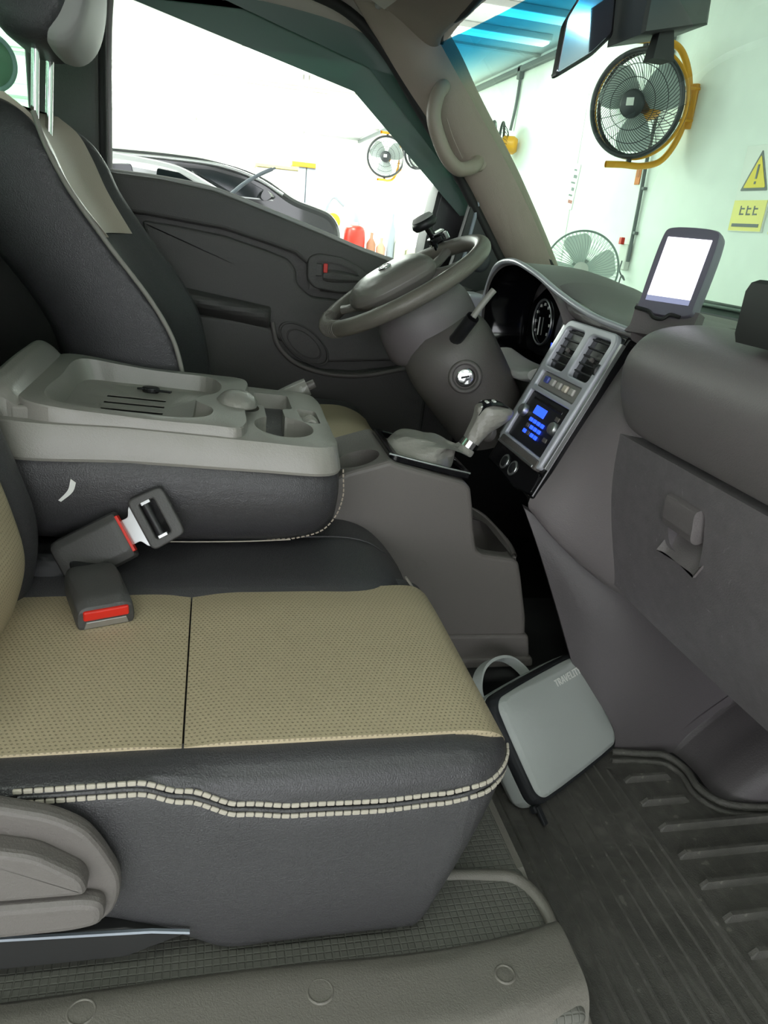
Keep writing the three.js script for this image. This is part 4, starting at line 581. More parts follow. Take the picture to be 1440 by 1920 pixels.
// sun visor folded against the header
{ const t = thing('sun_visor', 'pale grey sun visor folded up against the headliner', 'sun visor', [0, 0, 0]); mesh('panel', sheet([[[0.15, 1.315, -1.75], [0.25, 1.275, -1.73], [0.318, 1.238, -1.705]], [[0.15, 1.315, -1.6], [0.26, 1.272, -1.58], [0.335, 1.242, -1.56]], [[0.15, 1.318, -1.33], [0.26, 1.278, -1.33], [0.34, 1.25, -1.33]]], 0.016, [0.3, 1, 0], 20, 14), M.headliner, t); mesh('pivot', rod([0.33, 1.275, -1.84], [0.33, 1.275, -1.78], 0.008), M.headGrey, t); }
// ------------------------------------------------------------------ steering column and wheel
const wc = V(0.377, 0.735, -1.57), wn = V(-0.539, 0.842, 0).normalize();
const column = thing('steering_column', 'grey steering column shroud with ignition switch and stalks', 'steering column', [0, 0, 0]);
{
  const ax = wn.clone().negate(), side = V(0.842, 0.539, 0);   // side: along the wheel plane towards the dash
  const ring = (d, a, b, off) => Array.from({ length: 14 }, (_, i) => { const t = i / 14 * 6.2832; const p = wc.clone().addScaledVector(ax, d).addScaledVector(side, off + a * Math.cos(t)); return [p.x, p.y, p.z + b * Math.sin(t)]; });
  mesh('upper_shroud', loft([ring(0.025, 0.05, 0.05, 0.0), ring(0.035, 0.080, 0.072, 0.01), ring(0.06, 0.098, 0.085, 0.012), ring(0.10, 0.104, 0.09, 0.012), ring(0.135, 0.10, 0.088, 0.012), ring(0.15, 0.08, 0.07, 0.012)], { n: 48, rows: 24 }), M.dash, column);
  const low = (d, a, b, off, dz = 0) => ring(d, a, b, off).map(([x, y, z]) => [x, y, z + dz]);
  mesh('lower_shroud', loft([low(0.10, 0.07, 0.08, 0.02, 0.02), low(0.13, 0.092, 0.105, 0.022, 0.03), low(0.18, 0.098, 0.12, 0.022, 0.03), low(0.28, 0.092, 0.12, 0.03, 0.03), low(0.36, 0.085, 0.11, 0.04, 0.03)], { n: 48, rows: 24 }), M.console, column);
  const ig = V(0.486, 0.582, -1.424), dir = V(-0.28, 0.10, 0.95).normalize();
  const iy = [0, 1, 0], at = (g, k) => aim(g, iy, dir.toArray(), ig.x + dir.x * k, ig.y + dir.y * k, ig.z + dir.z * k);
  const sw = mesh('ignition_bezel', at(lathe([[0.024, 0.0], [0.034, -0.002], [0.033, 0.008], [0.028, 0.012], [0.024, 0.008], [0.022, -0.01]], 36), 0), M.console, column);
  mesh('ignition_barrel', at(lathe([[0, 0.006], [0.014, 0.006], [0.020, 0.002], [0.022, -0.01]], 32), 0), M.chrome, sw);
  mesh('key_slot', at(new THREE.BoxGeometry(0.016, 0.006, 0.004), 0.005), M.dark, sw);
  const st = mesh('wiper_stalk', tube([[0.470, 0.640, -1.50], [0.466, 0.650, -1.45], [0.470, 0.675, -1.42], [0.478, 0.700, -1.40]], 0.013, 24, false, 12), M.blackPlastic, column);
  mesh('stalk_boot', aim(lathe([[0.026, 0], [0.025, 0.01], [0.018, 0.03], [0.014, 0.045]], 24), [0, 1, 0], [0, 0.35, 0.9], 0.470, 0.630, -1.49), M.blackPlastic, st);
  mesh('stalk_tip', tube([[0.478, 0.700, -1.40], [0.495, 0.728, -1.40], [0.512, 0.752, -1.40]], 0.0065, 14, false, 8), M.tray, st).userData.label = 'pale grey stalk tip';
  const l2 = mesh('light_stalk', tube([[0.50, 0.72, -1.62], [0.52, 0.722, -1.70], [0.535, 0.735, -1.76]], 0.011, 20, false, 10), M.blackPlastic, column);
}
const wheel = thing('steering_wheel', 'grey four spoke steering wheel with domed horn pad', 'steering wheel', wc.toArray());
{
  wheel.quaternion.setFromRotationMatrix(new THREE.Matrix4().makeBasis(V(0.842, 0.539, 0).normalize(), wn, V(0, 0, 1)));   // local y: towards the driver
  const rim = mesh('rim', torus(0.176, 0.0165, 96, 18).rotateX(Math.PI / 2), M.wheel, wheel);
  mesh('rim_grip_ridges', mergeGeometries(Array.from({ length: 22 }, (_, i) => { const a = Math.PI + 0.1 - i * 0.04 + 0.3; return torus(0.0168, 0.0012, 14, 6).rotateY(a + Math.PI / 2 - Math.PI / 2).translate(0, 0, 0).applyMatrix4(new THREE.Matrix4().makeTranslation(0.176 * Math.cos(a), 0, -0.176 * Math.sin(a))); })), M.wheel, rim);
  mesh('horn_pad', loft([[-0.012, 0.5], [-0.004, 0.86], [0.012, 1.0], [0.026, 0.97], [0.038, 0.84], [0.046, 0.6], [0.049, 0.25]].map(([y, k]) => [[-0.108, -0.03], [-0.11, 0.03], [-0.075, 0.075], [0.0, 0.09], [0.055, 0.078], [0.072, 0.03], [0.072, -0.03], [0.055, -0.078], [0.0, -0.09], [-0.075, -0.075]].map(([x, z]) => [-0.018 + (x + 0.018) * k, y, z * k])), { n: 60, rows: 30 }), M.pad, wheel);
  const em = mesh('emblem', torus(0.02, 0.0022, 36, 8).rotateX(Math.PI / 2).scale(0.62, 1, 1).translate(-0.018, 0.0500, 0), M.chrome, wheel);
  mesh('emblem_bar', [box(0.018, 0.003, 0.003, -0.018, 0.050, 0.0075, 0.001).rotateY(0), box(0.018, 0.003, 0.003, -0.018, 0.050, -0.0075, 0.001), box(0.003, 0.003, 0.016, -0.018, 0.050, 0, 0.001)], M.chrome, em);
  for (const a of [0.62, -0.62, 2.45, -2.45]) mesh('spoke', loft([[0.06, 0.024, 0.014, -0.004], [0.10, 0.017, 0.010, -0.008], [0.14, 0.013, 0.009, -0.006], [0.168, 0.015, 0.009, -0.001]].map(([r, w, h, y]) => Array.from({ length: 10 }, (_, i) => { const t = i / 10 * 6.283, u = w * Math.cos(t), c = Math.cos(a), s = Math.sin(a); return [r * c - u * s, y + h * Math.sin(t), r * s + u * c]; })), { n: 20, rows: 12 }), M.pad, wheel);
  mesh('hub_back', lathe([[0, -0.03], [0.055, -0.03], [0.062, -0.02], [0.062, 0.0]], 36), M.console, wheel);
}
{ // spinner knob clamped on the rim
  const t = thing('steering_spinner_knob', 'black spinner knob with chrome clamp on the far side of the steering wheel rim', 'steering knob', [0.482, 0.808, -1.705]);
  t.quaternion.copy(wheel.quaternion);
  mesh('clamp', [move(torus(0.021, 0.006, 24, 10).rotateY(1.2), 0, -0.002, 0), box(0.03, 0.018, 0.03, 0, 0.02, 0.004, 0.005)], M.gloss, t);
  mesh('chrome_plate', [box(0.026, 0.004, 0.026, 0.012, 0.032, 0.0, 0.001), box(0.01, 0.016, 0.012, 0.024, 0.020, 0.014, 0.002)], M.chrome, t);
  mesh('post', rod([0, 0.028, 0], [-0.004, 0.056, 0], 0.008), M.gloss, t);
  mesh('knob', move(lathe([[0, 0.026], [0.018, 0.024], [0.027, 0.016], [0.029, 0.008], [0.024, 0.0], [0, -0.002]], 36), -0.006, 0.052, 0), M.blackPlastic, t);
  mesh('knob_cap', move(lathe([[0, 0.003], [0.02, 0.001], [0.0255, -0.006]], 36), -0.006, 0.0775, 0), M.headGrey, t);
}
// ------------------------------------------------------------------ gear console
const gc = thing('gear_console', 'tall grey gear selector console with cup holder and front pocket', 'console', [0, 0, 0]);
{
  const ev = new Evaluator(); ev.attributes = ['position', 'normal'];
  const sec = (z, o) => [[0.18, 0.10], [0.185, 0.470], [0.20, 0.483], [0.272, 0.506], [0.285, 0.500], [0.400, 0.472], [0.411, 0.462], [0.419, 0.43], [0.428, 0.384], [0.437, 0.352], [0.448, 0.344], [0.505, 0.336], [0.517, 0.328], [0.526, 0.30], [0.548, 0.22], [0.566, 0.10]].map(([x, y]) => [x - (x > 0.4 ? o * 0.5 : 0), y - o * 0.35 * (y > 0.3 ? 1 : 0), z]);
  const flare = (z0, s) => [[0.02, 0.0], [0.008, 0.004], [0.0, 0.014]].map(([o, dz]) => sec(z0 - s * dz, o));
  const rows = [sec(-1.100, 0.022), sec(-1.105, 0.006), sec(-1.115, 0), sec(-1.20, 0), sec(-1.275, 0), sec(-1.288, 0.006), sec(-1.294, 0.022)];
  let b = new Brush(skin(rows, true, false, 0.55)); 
  // closed body: cap the two sides with flat faces
  const capS = (z, o) => prismZ(sec(z, o).map(([x, y]) => [x, y]), z - 0.002, z + 0.002, 0);
  const shape = prismZ(sec(0, 0).map(([x, y]) => [x, y]), -1.294, -1.10, 0.008, 0.006);
  b = new Brush(shape); b.updateMatrixWorld();
  const cut = (g) => { const c = new Brush(g); c.updateMatrixWorld(); b = ev.evaluate(b, c, SUBTRACTION); };
  cut(aim(new THREE.CylinderGeometry(0.038, 0.034, 0.12, 40), [0, 1, 0], [-0.2, 1, 0], 0.232, 0.475, -1.15));
  cut(prismY([[0.445, 1.125], [0.500, 1.125], [0.515, 1.15], [0.516, 1.25], [0.50, 1.275], [0.445, 1.275]], 0.26, 0.42, 0, 0.02));
  mesh('body', b.geometry, M.console, gc);
  mesh('pocket_rim', tube([[0.437, 0.372, -1.275], [0.46, 0.364, -1.283], [0.50, 0.350, -1.275], [0.518, 0.338, -1.23], [0.520, 0.335, -1.16], [0.512, 0.335, -1.115]], 0.005, 40, false, 8), M.console, gc);
  mesh('pocket_front', sheet([[[0.445, 0.375, -1.284], [0.50, 0.352, -1.276], [0.521, 0.337, -1.2], [0.515, 0.334, -1.115]], [[0.45, 0.30, -1.286], [0.51, 0.28, -1.28], [0.532, 0.27, -1.2], [0.53, 0.27, -1.115]]], 0.006, [-1, 0, 0], 8, 24), M.console, gc);
  mesh('foot_flange', prismZ([[0.18, 0.10], [0.18, 0.195], [0.556, 0.190], [0.575, 0.10]], -1.30, -1.094, 0.006, 0.01), M.console, gc);
  mesh('foot_step', prismZ([[0.18, 0.02], [0.18, 0.15], [0.57, 0.146], [0.585, 0.02]], -1.31, -1.088, 0.006, 0.01), M.console, gc);
  mesh('side_clip', aim(lathe([[0, 0.001], [0.008, 0.001], [0.0095, 0]], 20), [0, 1, 0], [0, 0, 1], 0.343, 0.325, -1.0995), M.console, gc);
  const up = (pts, y0, y1, be, r, holes) => { const g = prismY(pts, 0, y1 - y0, be, r, holes); return g.rotateZ(-0.215).translate(0.345, 0.486 + y0, 0); };
  mesh('gate_bezel', up(shapeOf([[-0.073, 1.112], [0.068, 1.112], [0.068, 1.272], [-0.073, 1.272]], 0.012), 0.0, 0.012, 0.003, 0, [shapeOf([[-0.060, 1.122], [0.056, 1.122], [0.056, 1.262], [-0.060, 1.262]], 0.01)]), M.gloss, gc);
  mesh('bezel_edge', tube([[0.273, 0.5125, -1.115], [0.345, 0.4975, -1.111], [0.411, 0.483, -1.115]], 0.0016, 20, false, 6), M.steel, gc);
}
{ // gear lever: gathered leather boot, chrome collar and knob
  const t = thing('gear_lever', 'grey automatic gear lever with gathered leather boot and chrome collar', 'gear lever', [0.345, 0.488, -1.192]);
  const rg = (x, y, a, b, w, tilt) => Array.from({ length: 16 }, (_, i) => { const t2 = i / 16 * 6.283, k = 1 + w * Math.sin(t2 * 5 + x * 60); const u = a * k * Math.cos(t2); return [x + u * Math.cos(tilt), y + u * Math.sin(tilt), b * k * Math.sin(t2)]; });
  mesh('boot', loft([rg(-0.004, 0.004, 0.060, 0.068, 0, -0.215), rg(-0.002, 0.012, 0.057, 0.062, 0.05, -0.2), rg(0.002, 0.022, 0.052, 0.056, 0.10, -0.15), rg(0.012, 0.029, 0.046, 0.048, 0.17, -0.15), rg(0.032, 0.027, 0.036, 0.040, 0.20, -0.25), rg(0.054, 0.018, 0.026, 0.030, 0.18, -0.35), rg(0.072, 0.011, 0.019, 0.022, 0.08, -0.45), rg(0.082, 0.018, 0.0155, 0.017, 0, -0.5)], { n: 64, rows: 40, cap: false }), M.tray, t);
  mesh('collar', rod([0.081, 0.016, 0], [0.088, 0.0285, 0], 0.0165, 0.0165, 28), M.chrome, t);
  mesh('knob', loft([[0.086, 0.026, 0.0145, 0.0155, -0.5], [0.094, 0.042, 0.017, 0.018, -0.55], [0.103, 0.058, 0.021, 0.020, -0.6], [0.112, 0.070, 0.028, 0.022, -0.45], [0.120, 0.080, 0.034, 0.023, -0.2], [0.122, 0.088, 0.033, 0.021, -0.1], [0.121, 0.0925, 0.024, 0.014, -0.1]].map(([x, y, a, b, tl]) => rg(x, y, a, b, 0, tl)), { n: 40, rows: 24 }), M.tray, t);
  mesh('knob_top_trim', loft([[0.0905, 0.076, 0.006, 0.013], [0.098, 0.091, 0.008, 0.018], [0.112, 0.0965, 0.006, 0.019], [0.130, 0.0955, 0.005, 0.017], [0.142, 0.0915, 0.003, 0.012]].map(([x, y, a, b]) => Array.from({ length: 12 }, (_, i) => { const q = i / 12 * 6.283; return [x, y + a * 0.6 * Math.sin(q), b * Math.cos(q)]; })), { n: 28, rows: 12 }), std(0x15151a, 0.25), t);
  for (const [x, y] of [[0.0955, 0.0905], [0.104, 0.0985], [0.116, 0.1005]]) mesh('position_mark', box(0.005, 0.003, 0.012, x, y, 0.006, 0.001), M.white, t);
  mesh('shift_button', box(0.008, 0.012, 0.012, 0.136, 0.066, 0.0, 0.003), M.steel, t);
}

// ------------------------------------------------------------------ rubber mat
const mat = thing('rubber_floor_mat', 'dirty dark grey ribbed rubber mat in the passenger footwell', 'floor mat', [0, 0, 0]);
{
  mesh('sheet', prismY([[0.435, 0.47], [0.95, 0.47], [0.95, 0.835], [0.87, 0.842], [0.835, 0.858], [0.822, 0.90], [0.826, 0.94], [0.81, 0.985], [0.74, 0.995], [0.70, 1.0], [0.62, 1.05], [0.435, 1.05]], 0, 0.008, 0.002), M.mat, mat);
  mesh('raised_border', tube([[0.70, 0.012, -0.985], [0.75, 0.012, -0.975], [0.795, 0.012, -0.965], [0.812, 0.012, -0.93], [0.808, 0.012, -0.88], [0.825, 0.012, -0.848], [0.87, 0.012, -0.830], [0.95, 0.012, -0.825]], 0.007, 60, false, 8), M.mat, mat);
  mesh('raised_border', tube([[0.69, 0.010, -0.965], [0.745, 0.010, -0.957], [0.785, 0.010, -0.945], [0.797, 0.010, -0.92], [0.793, 0.010, -0.87], [0.812, 0.010, -0.833], [0.865, 0.010, -0.814], [0.95, 0.010, -0.809]], 0.005, 60, false, 8), M.mat, mat);
  const ribX = (z, x0, x1) => mesh('rib', loft([[x0, 0.4], [x0 + 0.01, 1], [x1 - 0.01, 1], [x1, 0.4]].map(([x, k]) => [[x, 0.006, z - 0.006], [x, 0.0155 * k + 0.004, z - 0.003], [x, 0.0155 * k + 0.004, z + 0.003], [x, 0.006, z + 0.006]]), { smooth: false, crease: 0.5 }), M.mat, mat);
  for (let k = 0; k < 9; k++) { const z = -0.915 + k * 0.055; ribX(z, 0.688, k < 2 ? 0.775 : 0.94); }
  mesh('rib', loft([[-0.95, 0.4], [-0.94, 1], [-0.48, 1], [-0.47, 0.4]].map(([z, k]) => [[0.668, 0.006, z], [0.671, 0.004 + 0.008 * k, z], [0.677, 0.004 + 0.008 * k, z], [0.680, 0.006, z]]), { smooth: false, crease: 0.5 }), M.mat, mat);
  for (let k = 0; k < 9; k++) { const x = 0.458 + k * 0.0245; mesh('rib', loft([[-1.0, 0.2], [-0.98, 1], [-0.49, 1], [-0.475, 0.2]].map(([z, q]) => [[x - 0.004, 0.007, z], [x - 0.0015, 0.006 + 0.0045 * q, z], [x + 0.0015, 0.006 + 0.0045 * q, z], [x + 0.004, 0.007, z]]), { smooth: false, crease: 0.5 }), M.mat, mat); }
}
// ------------------------------------------------------------------ bag
const bag = thing('zipped_bag', 'pale grey square zipped fabric bag with carry handle standing in the footwell', 'bag', [0.53, 0.004, -0.885]);
{
  const u = V(0.826, -0.047, -0.561), v = V(-0.353, 0.733, -0.581), w = V(0.439, 0.678, 0.589);
  bag.quaternion.setFromRotationMatrix(new THREE.Matrix4().makeBasis(u, v, w));   // local x along the bottom edge, y up the face, z out of the face
  bag.position.set(0.4934, 0.049, -0.8317);
  const W = 0.262, Hh = 0.172, rr = (o, z, r = 0.024) => { const p = []; for (const [cx, cy, a0] of [[W - r, Hh - r, 0], [r, Hh - r, 1], [r, r, 2], [W - r, r, 3]]) for (let i = 0; i <= 4; i++) { const a = (a0 + i / 4) * Math.PI / 2; let x = cx + r * Math.cos(a), y = cy + r * Math.sin(a); x = W / 2 + (x - W / 2) * (1 - o / (W / 2)); y = Hh / 2 + (y - Hh / 2) * (1 - o / (Hh / 2)); p.push([x, y, z]); } return p; };
  mesh('front_panel', loft([rr(0.006, -0.006), rr(0.004, -0.003), rr(0.007, 0.002), rr(0.02, 0.006), rr(0.05, 0.010), rr(0.08, 0.011)], { n: 80, rows: 20 }), M.bag, bag);
  mesh('zip', loft([rr(0.004, -0.026), rr(-0.003, -0.025), rr(-0.0035, -0.014), rr(-0.001, -0.005), rr(0.008, -0.003)], { n: 80, rows: 10 }), M.zip, bag).userData.label = 'black zip band';
  mesh('body', loft([rr(0.08, -0.066), rr(0.02, -0.065), rr(0.004, -0.060), rr(-0.003, -0.05), rr(-0.004, -0.025)], { n: 80, rows: 20 }), M.bag, bag);
  mesh('zip_pull', [box(0.012, 0.012, 0.012, 0.004, -0.004, -0.018, 0.003), box(0.010, 0.03, 0.006, 0.006, -0.016, -0.012, 0.002)], M.zip, bag);
  mesh('carry_handle', loft([[0.02, -0.012, 0], [0.026, 0.018, 0.3], [0.05, 0.042, 0.8], [0.09, 0.050, 1], [0.128, 0.040, 0.8], [0.152, 0.014, 0.4], [0.16, -0.01, 0]].map(([x, y, k], i, a) => { const nx = i < 3 ? -0.6 : i > 3 ? 0.6 : 0, t = 0.0025; return [[x - t * (nx ? 1 : 0), Hh + y - t, -0.056], [x - t * (nx ? 1 : 0), Hh + y + t, -0.056], [x + t * (nx ? 1 : 0), Hh + y + t, -0.038], [x + t * (nx ? 1 : 0), Hh + y - t, -0.038]]; }), { n: 16, rows: 40, smooth: false }), M.bag, bag);
  const font = await new FontLoader().loadAsync('fonts/droid/droid_sans_bold.typeface.json');
  const tg = new TextGeometry('TRAVELITY', { font, size: 0.0125, depth: 0.0006, curveSegments: 4 }); tg.computeBoundingBox();
  const k = 0.082 / tg.boundingBox.max.x; tg.scale(k, 1, 1); tg.translate(0.150, Hh - 0.034, 0.0078);
  mesh('printed_name', tg, M.white, bag).userData.label = 'small white printed word';
}
// ------------------------------------------------------------------ things on the dash
{
  const t = thing('dash_display', 'portrait grey framed display standing on the dashboard with a white reflection put on its screen as glow', 'display', [0.675, 0.756, -1.075]);
  const ex = V(0.52, 0.0, 0.85).normalize(), ez = V(-0.80, 0.30, 0.50), ez1 = ez.clone().addScaledVector(ex, -ez.dot(ex)).normalize(), ey = V(0, 0, 0).crossVectors(ez1, ex).normalize();
  t.quaternion.setFromRotationMatrix(new THREE.Matrix4().makeBasis(ex, ey, ez1));
  mesh('case', loft([[-0.014, 0.9], [-0.011, 0.98], [0.0, 1], [0.010, 1], [0.014, 0.975]].map(([z, k]) => [[-0.050, 0.004], [-0.052, 0.02], [-0.052, 0.115], [-0.048, 0.128], [-0.036, 0.132], [0.036, 0.132], [0.048, 0.128], [0.052, 0.115], [0.052, 0.02], [0.050, 0.004]].map(([x, y]) => [x * k * 0.86, 0.066 + (y - 0.066) * k, z])), { n: 60, crease: 0.5 }), std(0x6e6a78, 0.4), t);
  const sc = mesh('screen', box2(-0.035, 0.035, 0.026, 0.116, 0.0125, 0.0150, 0.001), glow(0xf4f2ff, 1.25), t); sc.userData.label = 'screen with a white reflection put in as glow';  // white glow stands for a bright opening reflected in the screen
  mesh('dim_glow_strip', box2(-0.035, 0.035, 0.018, 0.026, 0.0125, 0.0150, 0.0005), glow(0x8f96b4, 0.5), t).userData.label = 'dim lower end of the reflection put on the screen as glow';  // fainter lower end of that reflection, also put in as glow
  mesh('stand', loft([[0.012, 0.052, 0.016], [-0.01, 0.05, 0.022], [-0.022, 0.05, 0.026], [-0.032, 0.056, 0.034]].map(([y, a, b]) => [[-a, y, 0.006], [-a, y, -b], [a, y, -b], [a, y, 0.006]]), { smooth: false, crease: 0.5 }), M.dash, t);
  mesh('clip', tube([[-0.046, 0.004, 0.014], [-0.02, 0.0, 0.018], [-0.008, -0.008, 0.02], [0.006, -0.008, 0.02], [0.014, 0.0, 0.018], [0.03, -0.001, 0.016]], 0.003, 24, false, 8), M.dark, t);
}
{
  const t = thing('black_dash_box', 'matt black slotted box on the dashboard near the open door', 'box', [0.655, 0.7575, -0.745]);
  mesh('case', loft([[0, 0.96], [0.01, 1], [0.058, 1], [0.068, 0.95], [0.072, 0.85]].map(([y, k]) => [[-0.055, -0.06], [-0.05, 0.07], [0.09, 0.09], [0.10, -0.03]].flatMap(([x, z], i, a) => [[x * k, y, z * k]])), { smooth: false, crease: 0.5 }), M.dark, t);
  for (let k = 0; k < 3; k++) mesh('slot', box(0.10, 0.004, 0.006, 0.015, 0.0725, -0.03 + k * 0.024, 0.001), M.gloss, t);
}
{ // interior mirror and dash camera at the top of the windscreen
  const t = thing('interior_mirror', 'rear view mirror with dark surround hanging from the windscreen', 'mirror', [0.525, 1.13, -1.20]);
  const ez = V(0.12, 0.12, 0.98).normalize(), ex = V(1, 0, -0.12).normalize(), ey = V(0, 0, 0).crossVectors(ez, ex).normalize(); ex.crossVectors(ey, ez);
  t.quaternion.setFromRotationMatrix(new THREE.Matrix4().makeBasis(ex, ey, ez));
  const outl = [[-0.034, 0.018], [-0.042, -0.054], [0.012, -0.018], [0.042, 0.012], [0.040, 0.085], [-0.004, 0.07]];
  mesh('housing', prismZ(outl.map(([x, y]) => [x * 1.06 + 0.004, y * 1.04 - 0.003]), -0.022, 0.0, 0.006, 0.008), M.blackPlastic, t);
  mesh('mirror_glass', prismZ(outl, -0.002, 0.002, 0.001, 0.006), M.mirror, t);
  mesh('stem', rod([0.0, 0.05, -0.015], [0.0, 0.12, -0.05], 0.009), M.blackPlastic, t);
}
{
  const t = thing('dash_camera', 'dark grey dash camera box with a black lens hood behind the mirror', 'camera', [0.625, 1.165, -1.19]);
  mesh('case', loft([[-0.055, 0.9], [-0.05, 1], [0.05, 1], [0.055, 0.9]].map(([z, k]) => [[-0.045, -0.035], [-0.045, 0.04], [0.05, 0.055], [0.055, -0.01]].map(([x, y]) => [x * k, y * k, z])), { smooth: false, crease: 0.5 }), std(0x3b3d3c, 0.5), t);
  mesh('lens_hood', loft([[-0.016, 0.7], [-0.06, 1.2]].map(([y, k]) => [[-0.012 * k, y, -0.014 * k + 0.03], [0.012 * k, y, -0.014 * k + 0.03], [0.014 * k, y, 0.014 * k + 0.03], [-0.014 * k, y, 0.014 * k + 0.03]]), { smooth: false, crease: 0.5 }), M.dark, t);
  mesh('bracket', box(0.05, 0.012, 0.05, 0.0, 0.055, 0, 0.003), M.dark, t);
}
{ // cowl and wiper outside the glass
  const t = thing('wiper_cowl', 'dark ribbed cowl and wiper below the windscreen outside', 'cowl', [0, 0, 0]);
  mesh('panel', sheet([[[1.08, 0.70, -1.95], [1.13, 0.745, -1.6], [1.14, 0.745, -1.21], [1.08, 0.73, -0.47]], [[1.12, 0.69, -1.95], [1.20, 0.73, -1.6], [1.20, 0.73, -1.21], [1.12, 0.71, -0.47]], [[1.16, 0.60, -1.95], [1.24, 0.58, -1.6], [1.24, 0.58, -1.21], [1.16, 0.60, -0.47]]], 0.01, [0, -1, 0], 12, 24), std(0x3d4845, 0.3), t);
  for (let k = 0; k < 4; k++) mesh('rib', tube([[1.118, 0.69 + k * 0.017, -1.72], [1.122, 0.692 + k * 0.017, -1.5], [1.125, 0.692 + k * 0.017, -1.3]], 0.004, 16, false, 6), std(0x7d8a86, 0.3), t);
  mesh('rib_backing', box2(1.124, 1.134, 0.68, 0.752, -1.74, -1.2, 0.003), std(0x3d4845, 0.3), t);
  mesh('wiper_arm', tube([[1.10, 0.70, -1.7], [1.105, 0.71, -1.4], [1.10, 0.722, -1.1], [1.07, 0.735, -0.9]], 0.006, 30, false, 8), M.seal, t);
}
// ------------------------------------------------------------------ fans on the wall in front
function fan(name, label, pos, face, { R = 0.30, yoke = true, group } = {}) {
  const t = thing(name, label, 'fan', pos, group);
  const ez = V(face).normalize(), ex = V(0, 1, 0).cross(ez).normalize(), ey = V(0, 0, 0).crossVectors(ez, ex);
  t.quaternion.setFromRotationMatrix(new THREE.Matrix4().makeBasis(ex, ey, ez));
  mesh('guard_ring', [torus(R, 0.017, 64, 10), move(torus(R, 0.013, 64, 10), 0, 0, -0.09)], M.fanBlack, t);
  const wires = [];
  for (let k = 0; k < 72; k++) { const a = k / 72 * 6.2832; wires.push(tube([0, 0.25, 0.5, 0.75, 1].map((s) => { const r = R * (0.26 + 0.74 * s), b = a + s * 0.75; return [r * Math.cos(b), r * Math.sin(b), 0.055 * (1 - s * s)]; }), 0.0022, 8, false, 4)); }
  for (const q of [0.5, 0.75]) wires.push(move(torus(R * q, 0.0025, 48, 4), 0, 0, 0.055 * (1 - Math.pow((q - 0.26) / 0.74, 2))));
  for (let k = 0; k < 24; k++) { const a = k / 24 * 6.2832; wires.push(tube([[R * Math.cos(a), R * Math.sin(a), -0.09], [R * 0.6 * Math.cos(a), R * 0.6 * Math.sin(a), -0.15], [R * 0.2 * Math.cos(a), R * 0.2 * Math.sin(a), -0.16]], 0.0022, 8, false, 4)); }
  mesh('guard_wires', wires, M.grille, t).userData.kind = 'stuff';
  const hub = mesh('hub_cap', aim(lathe([[0, 0.018], [R * 0.22, 0.014], [R * 0.28, 0.0], [R * 0.27, -0.01]], 36), [0, 1, 0], [0, 0, 1], 0, 0, 0.055), M.fanBlack, t);
  mesh('badge', box(0.05, 0.045, 0.004, -0.005, 0.012, 0.0725, 0.001), M.offWhite, hub);
  for (let k = 0; k < 3; k++) { const a = k / 3 * 6.2832 + 0.5, c = Math.cos(a), s = Math.sin(a); mesh('blade', sheet([0.16, 0.45, 0.7, 0.9].map((q, i) => { const r = R * q, w = [0.05, 0.11, 0.13, 0.10][i]; return [-1, 0, 1].map((e) => [r * c - e * w * s, r * s + e * w * c, -0.045 + e * 0.03 * (1 - q * 0.4)]); }), 0.003, [0, 0, -1], 12, 10), std(0xb9c4c2, 0.35), t); }
  mesh('motor', aim(lathe([[0, 0.16], [0.06, 0.155], [0.085, 0.12], [0.085, 0.02], [0.06, 0]], 28), [0, 1, 0], [0, 0, -1], 0, 0, -0.10), M.yellow, t);
  if (yoke) {
    const yk = mesh('yoke', [tube([[-0.1, R + 0.05, 0.10], [-0.02, R + 0.05, 0.02], [0.06, R + 0.055, -0.1], [0.14, R + 0.02, -0.2], [0.20, R * 0.6, -0.27], [0.22, 0, -0.29], [0.20, -R * 0.6, -0.27], [0.14, -R - 0.02, -0.2], [0.06, -R - 0.055, -0.1], [-0.02, -R - 0.05, 0.02], [-0.1, -R - 0.05, 0.10]], 0.021, 90, false, 10)], M.yellow, t);
    mesh('pivot', [rod([0, R, -0.02], [0, R + 0.06, -0.02], 0.018), rod([0, -R, -0.02], [0, -R - 0.06, -0.02], 0.018)], M.fanBlack, yk);
    mesh('wall_bracket', [box(0.06, 0.26, 0.05, 0.24, 0, -0.31, 0.008), rod([0.2, 0.10, -0.2], [0.29, 0.10, -0.33], 0.01), rod([0.2, -0.08, -0.2], [0.29, -0.08, -0.33], 0.01)], M.yellow, yk);
    mesh('back_hoop', move(torus(R + 0.012, 0.011, 60, 8), 0, 0, -0.06), M.yellow, t);
  }
  return t;
}
fan('wall_fan', 'large black caged wall fan on a yellow yoke beside the warning sign', [2.60, 1.70, -5.0], [-0.80, -0.10, 0.60]);
fan('wall_fan', 'distant caged wall fan above the workshop clutter', [2.72, 1.86, -13.4], [-0.25, -0.05, 0.97]);
fan('wall_fan', 'yellow backed wall fan turned away between the distant fan and the pillar', [2.74, 1.80, -11.35], [-0.35, 0.0, -0.94], { R: 0.2, yoke: false });
fan('wall_fan', 'wall fan turned away with its yellow motor showing past the windscreen pillar', [2.74, 1.70, -8.15], [-0.9, 0.0, -0.43], { R: 0.20, yoke: false });
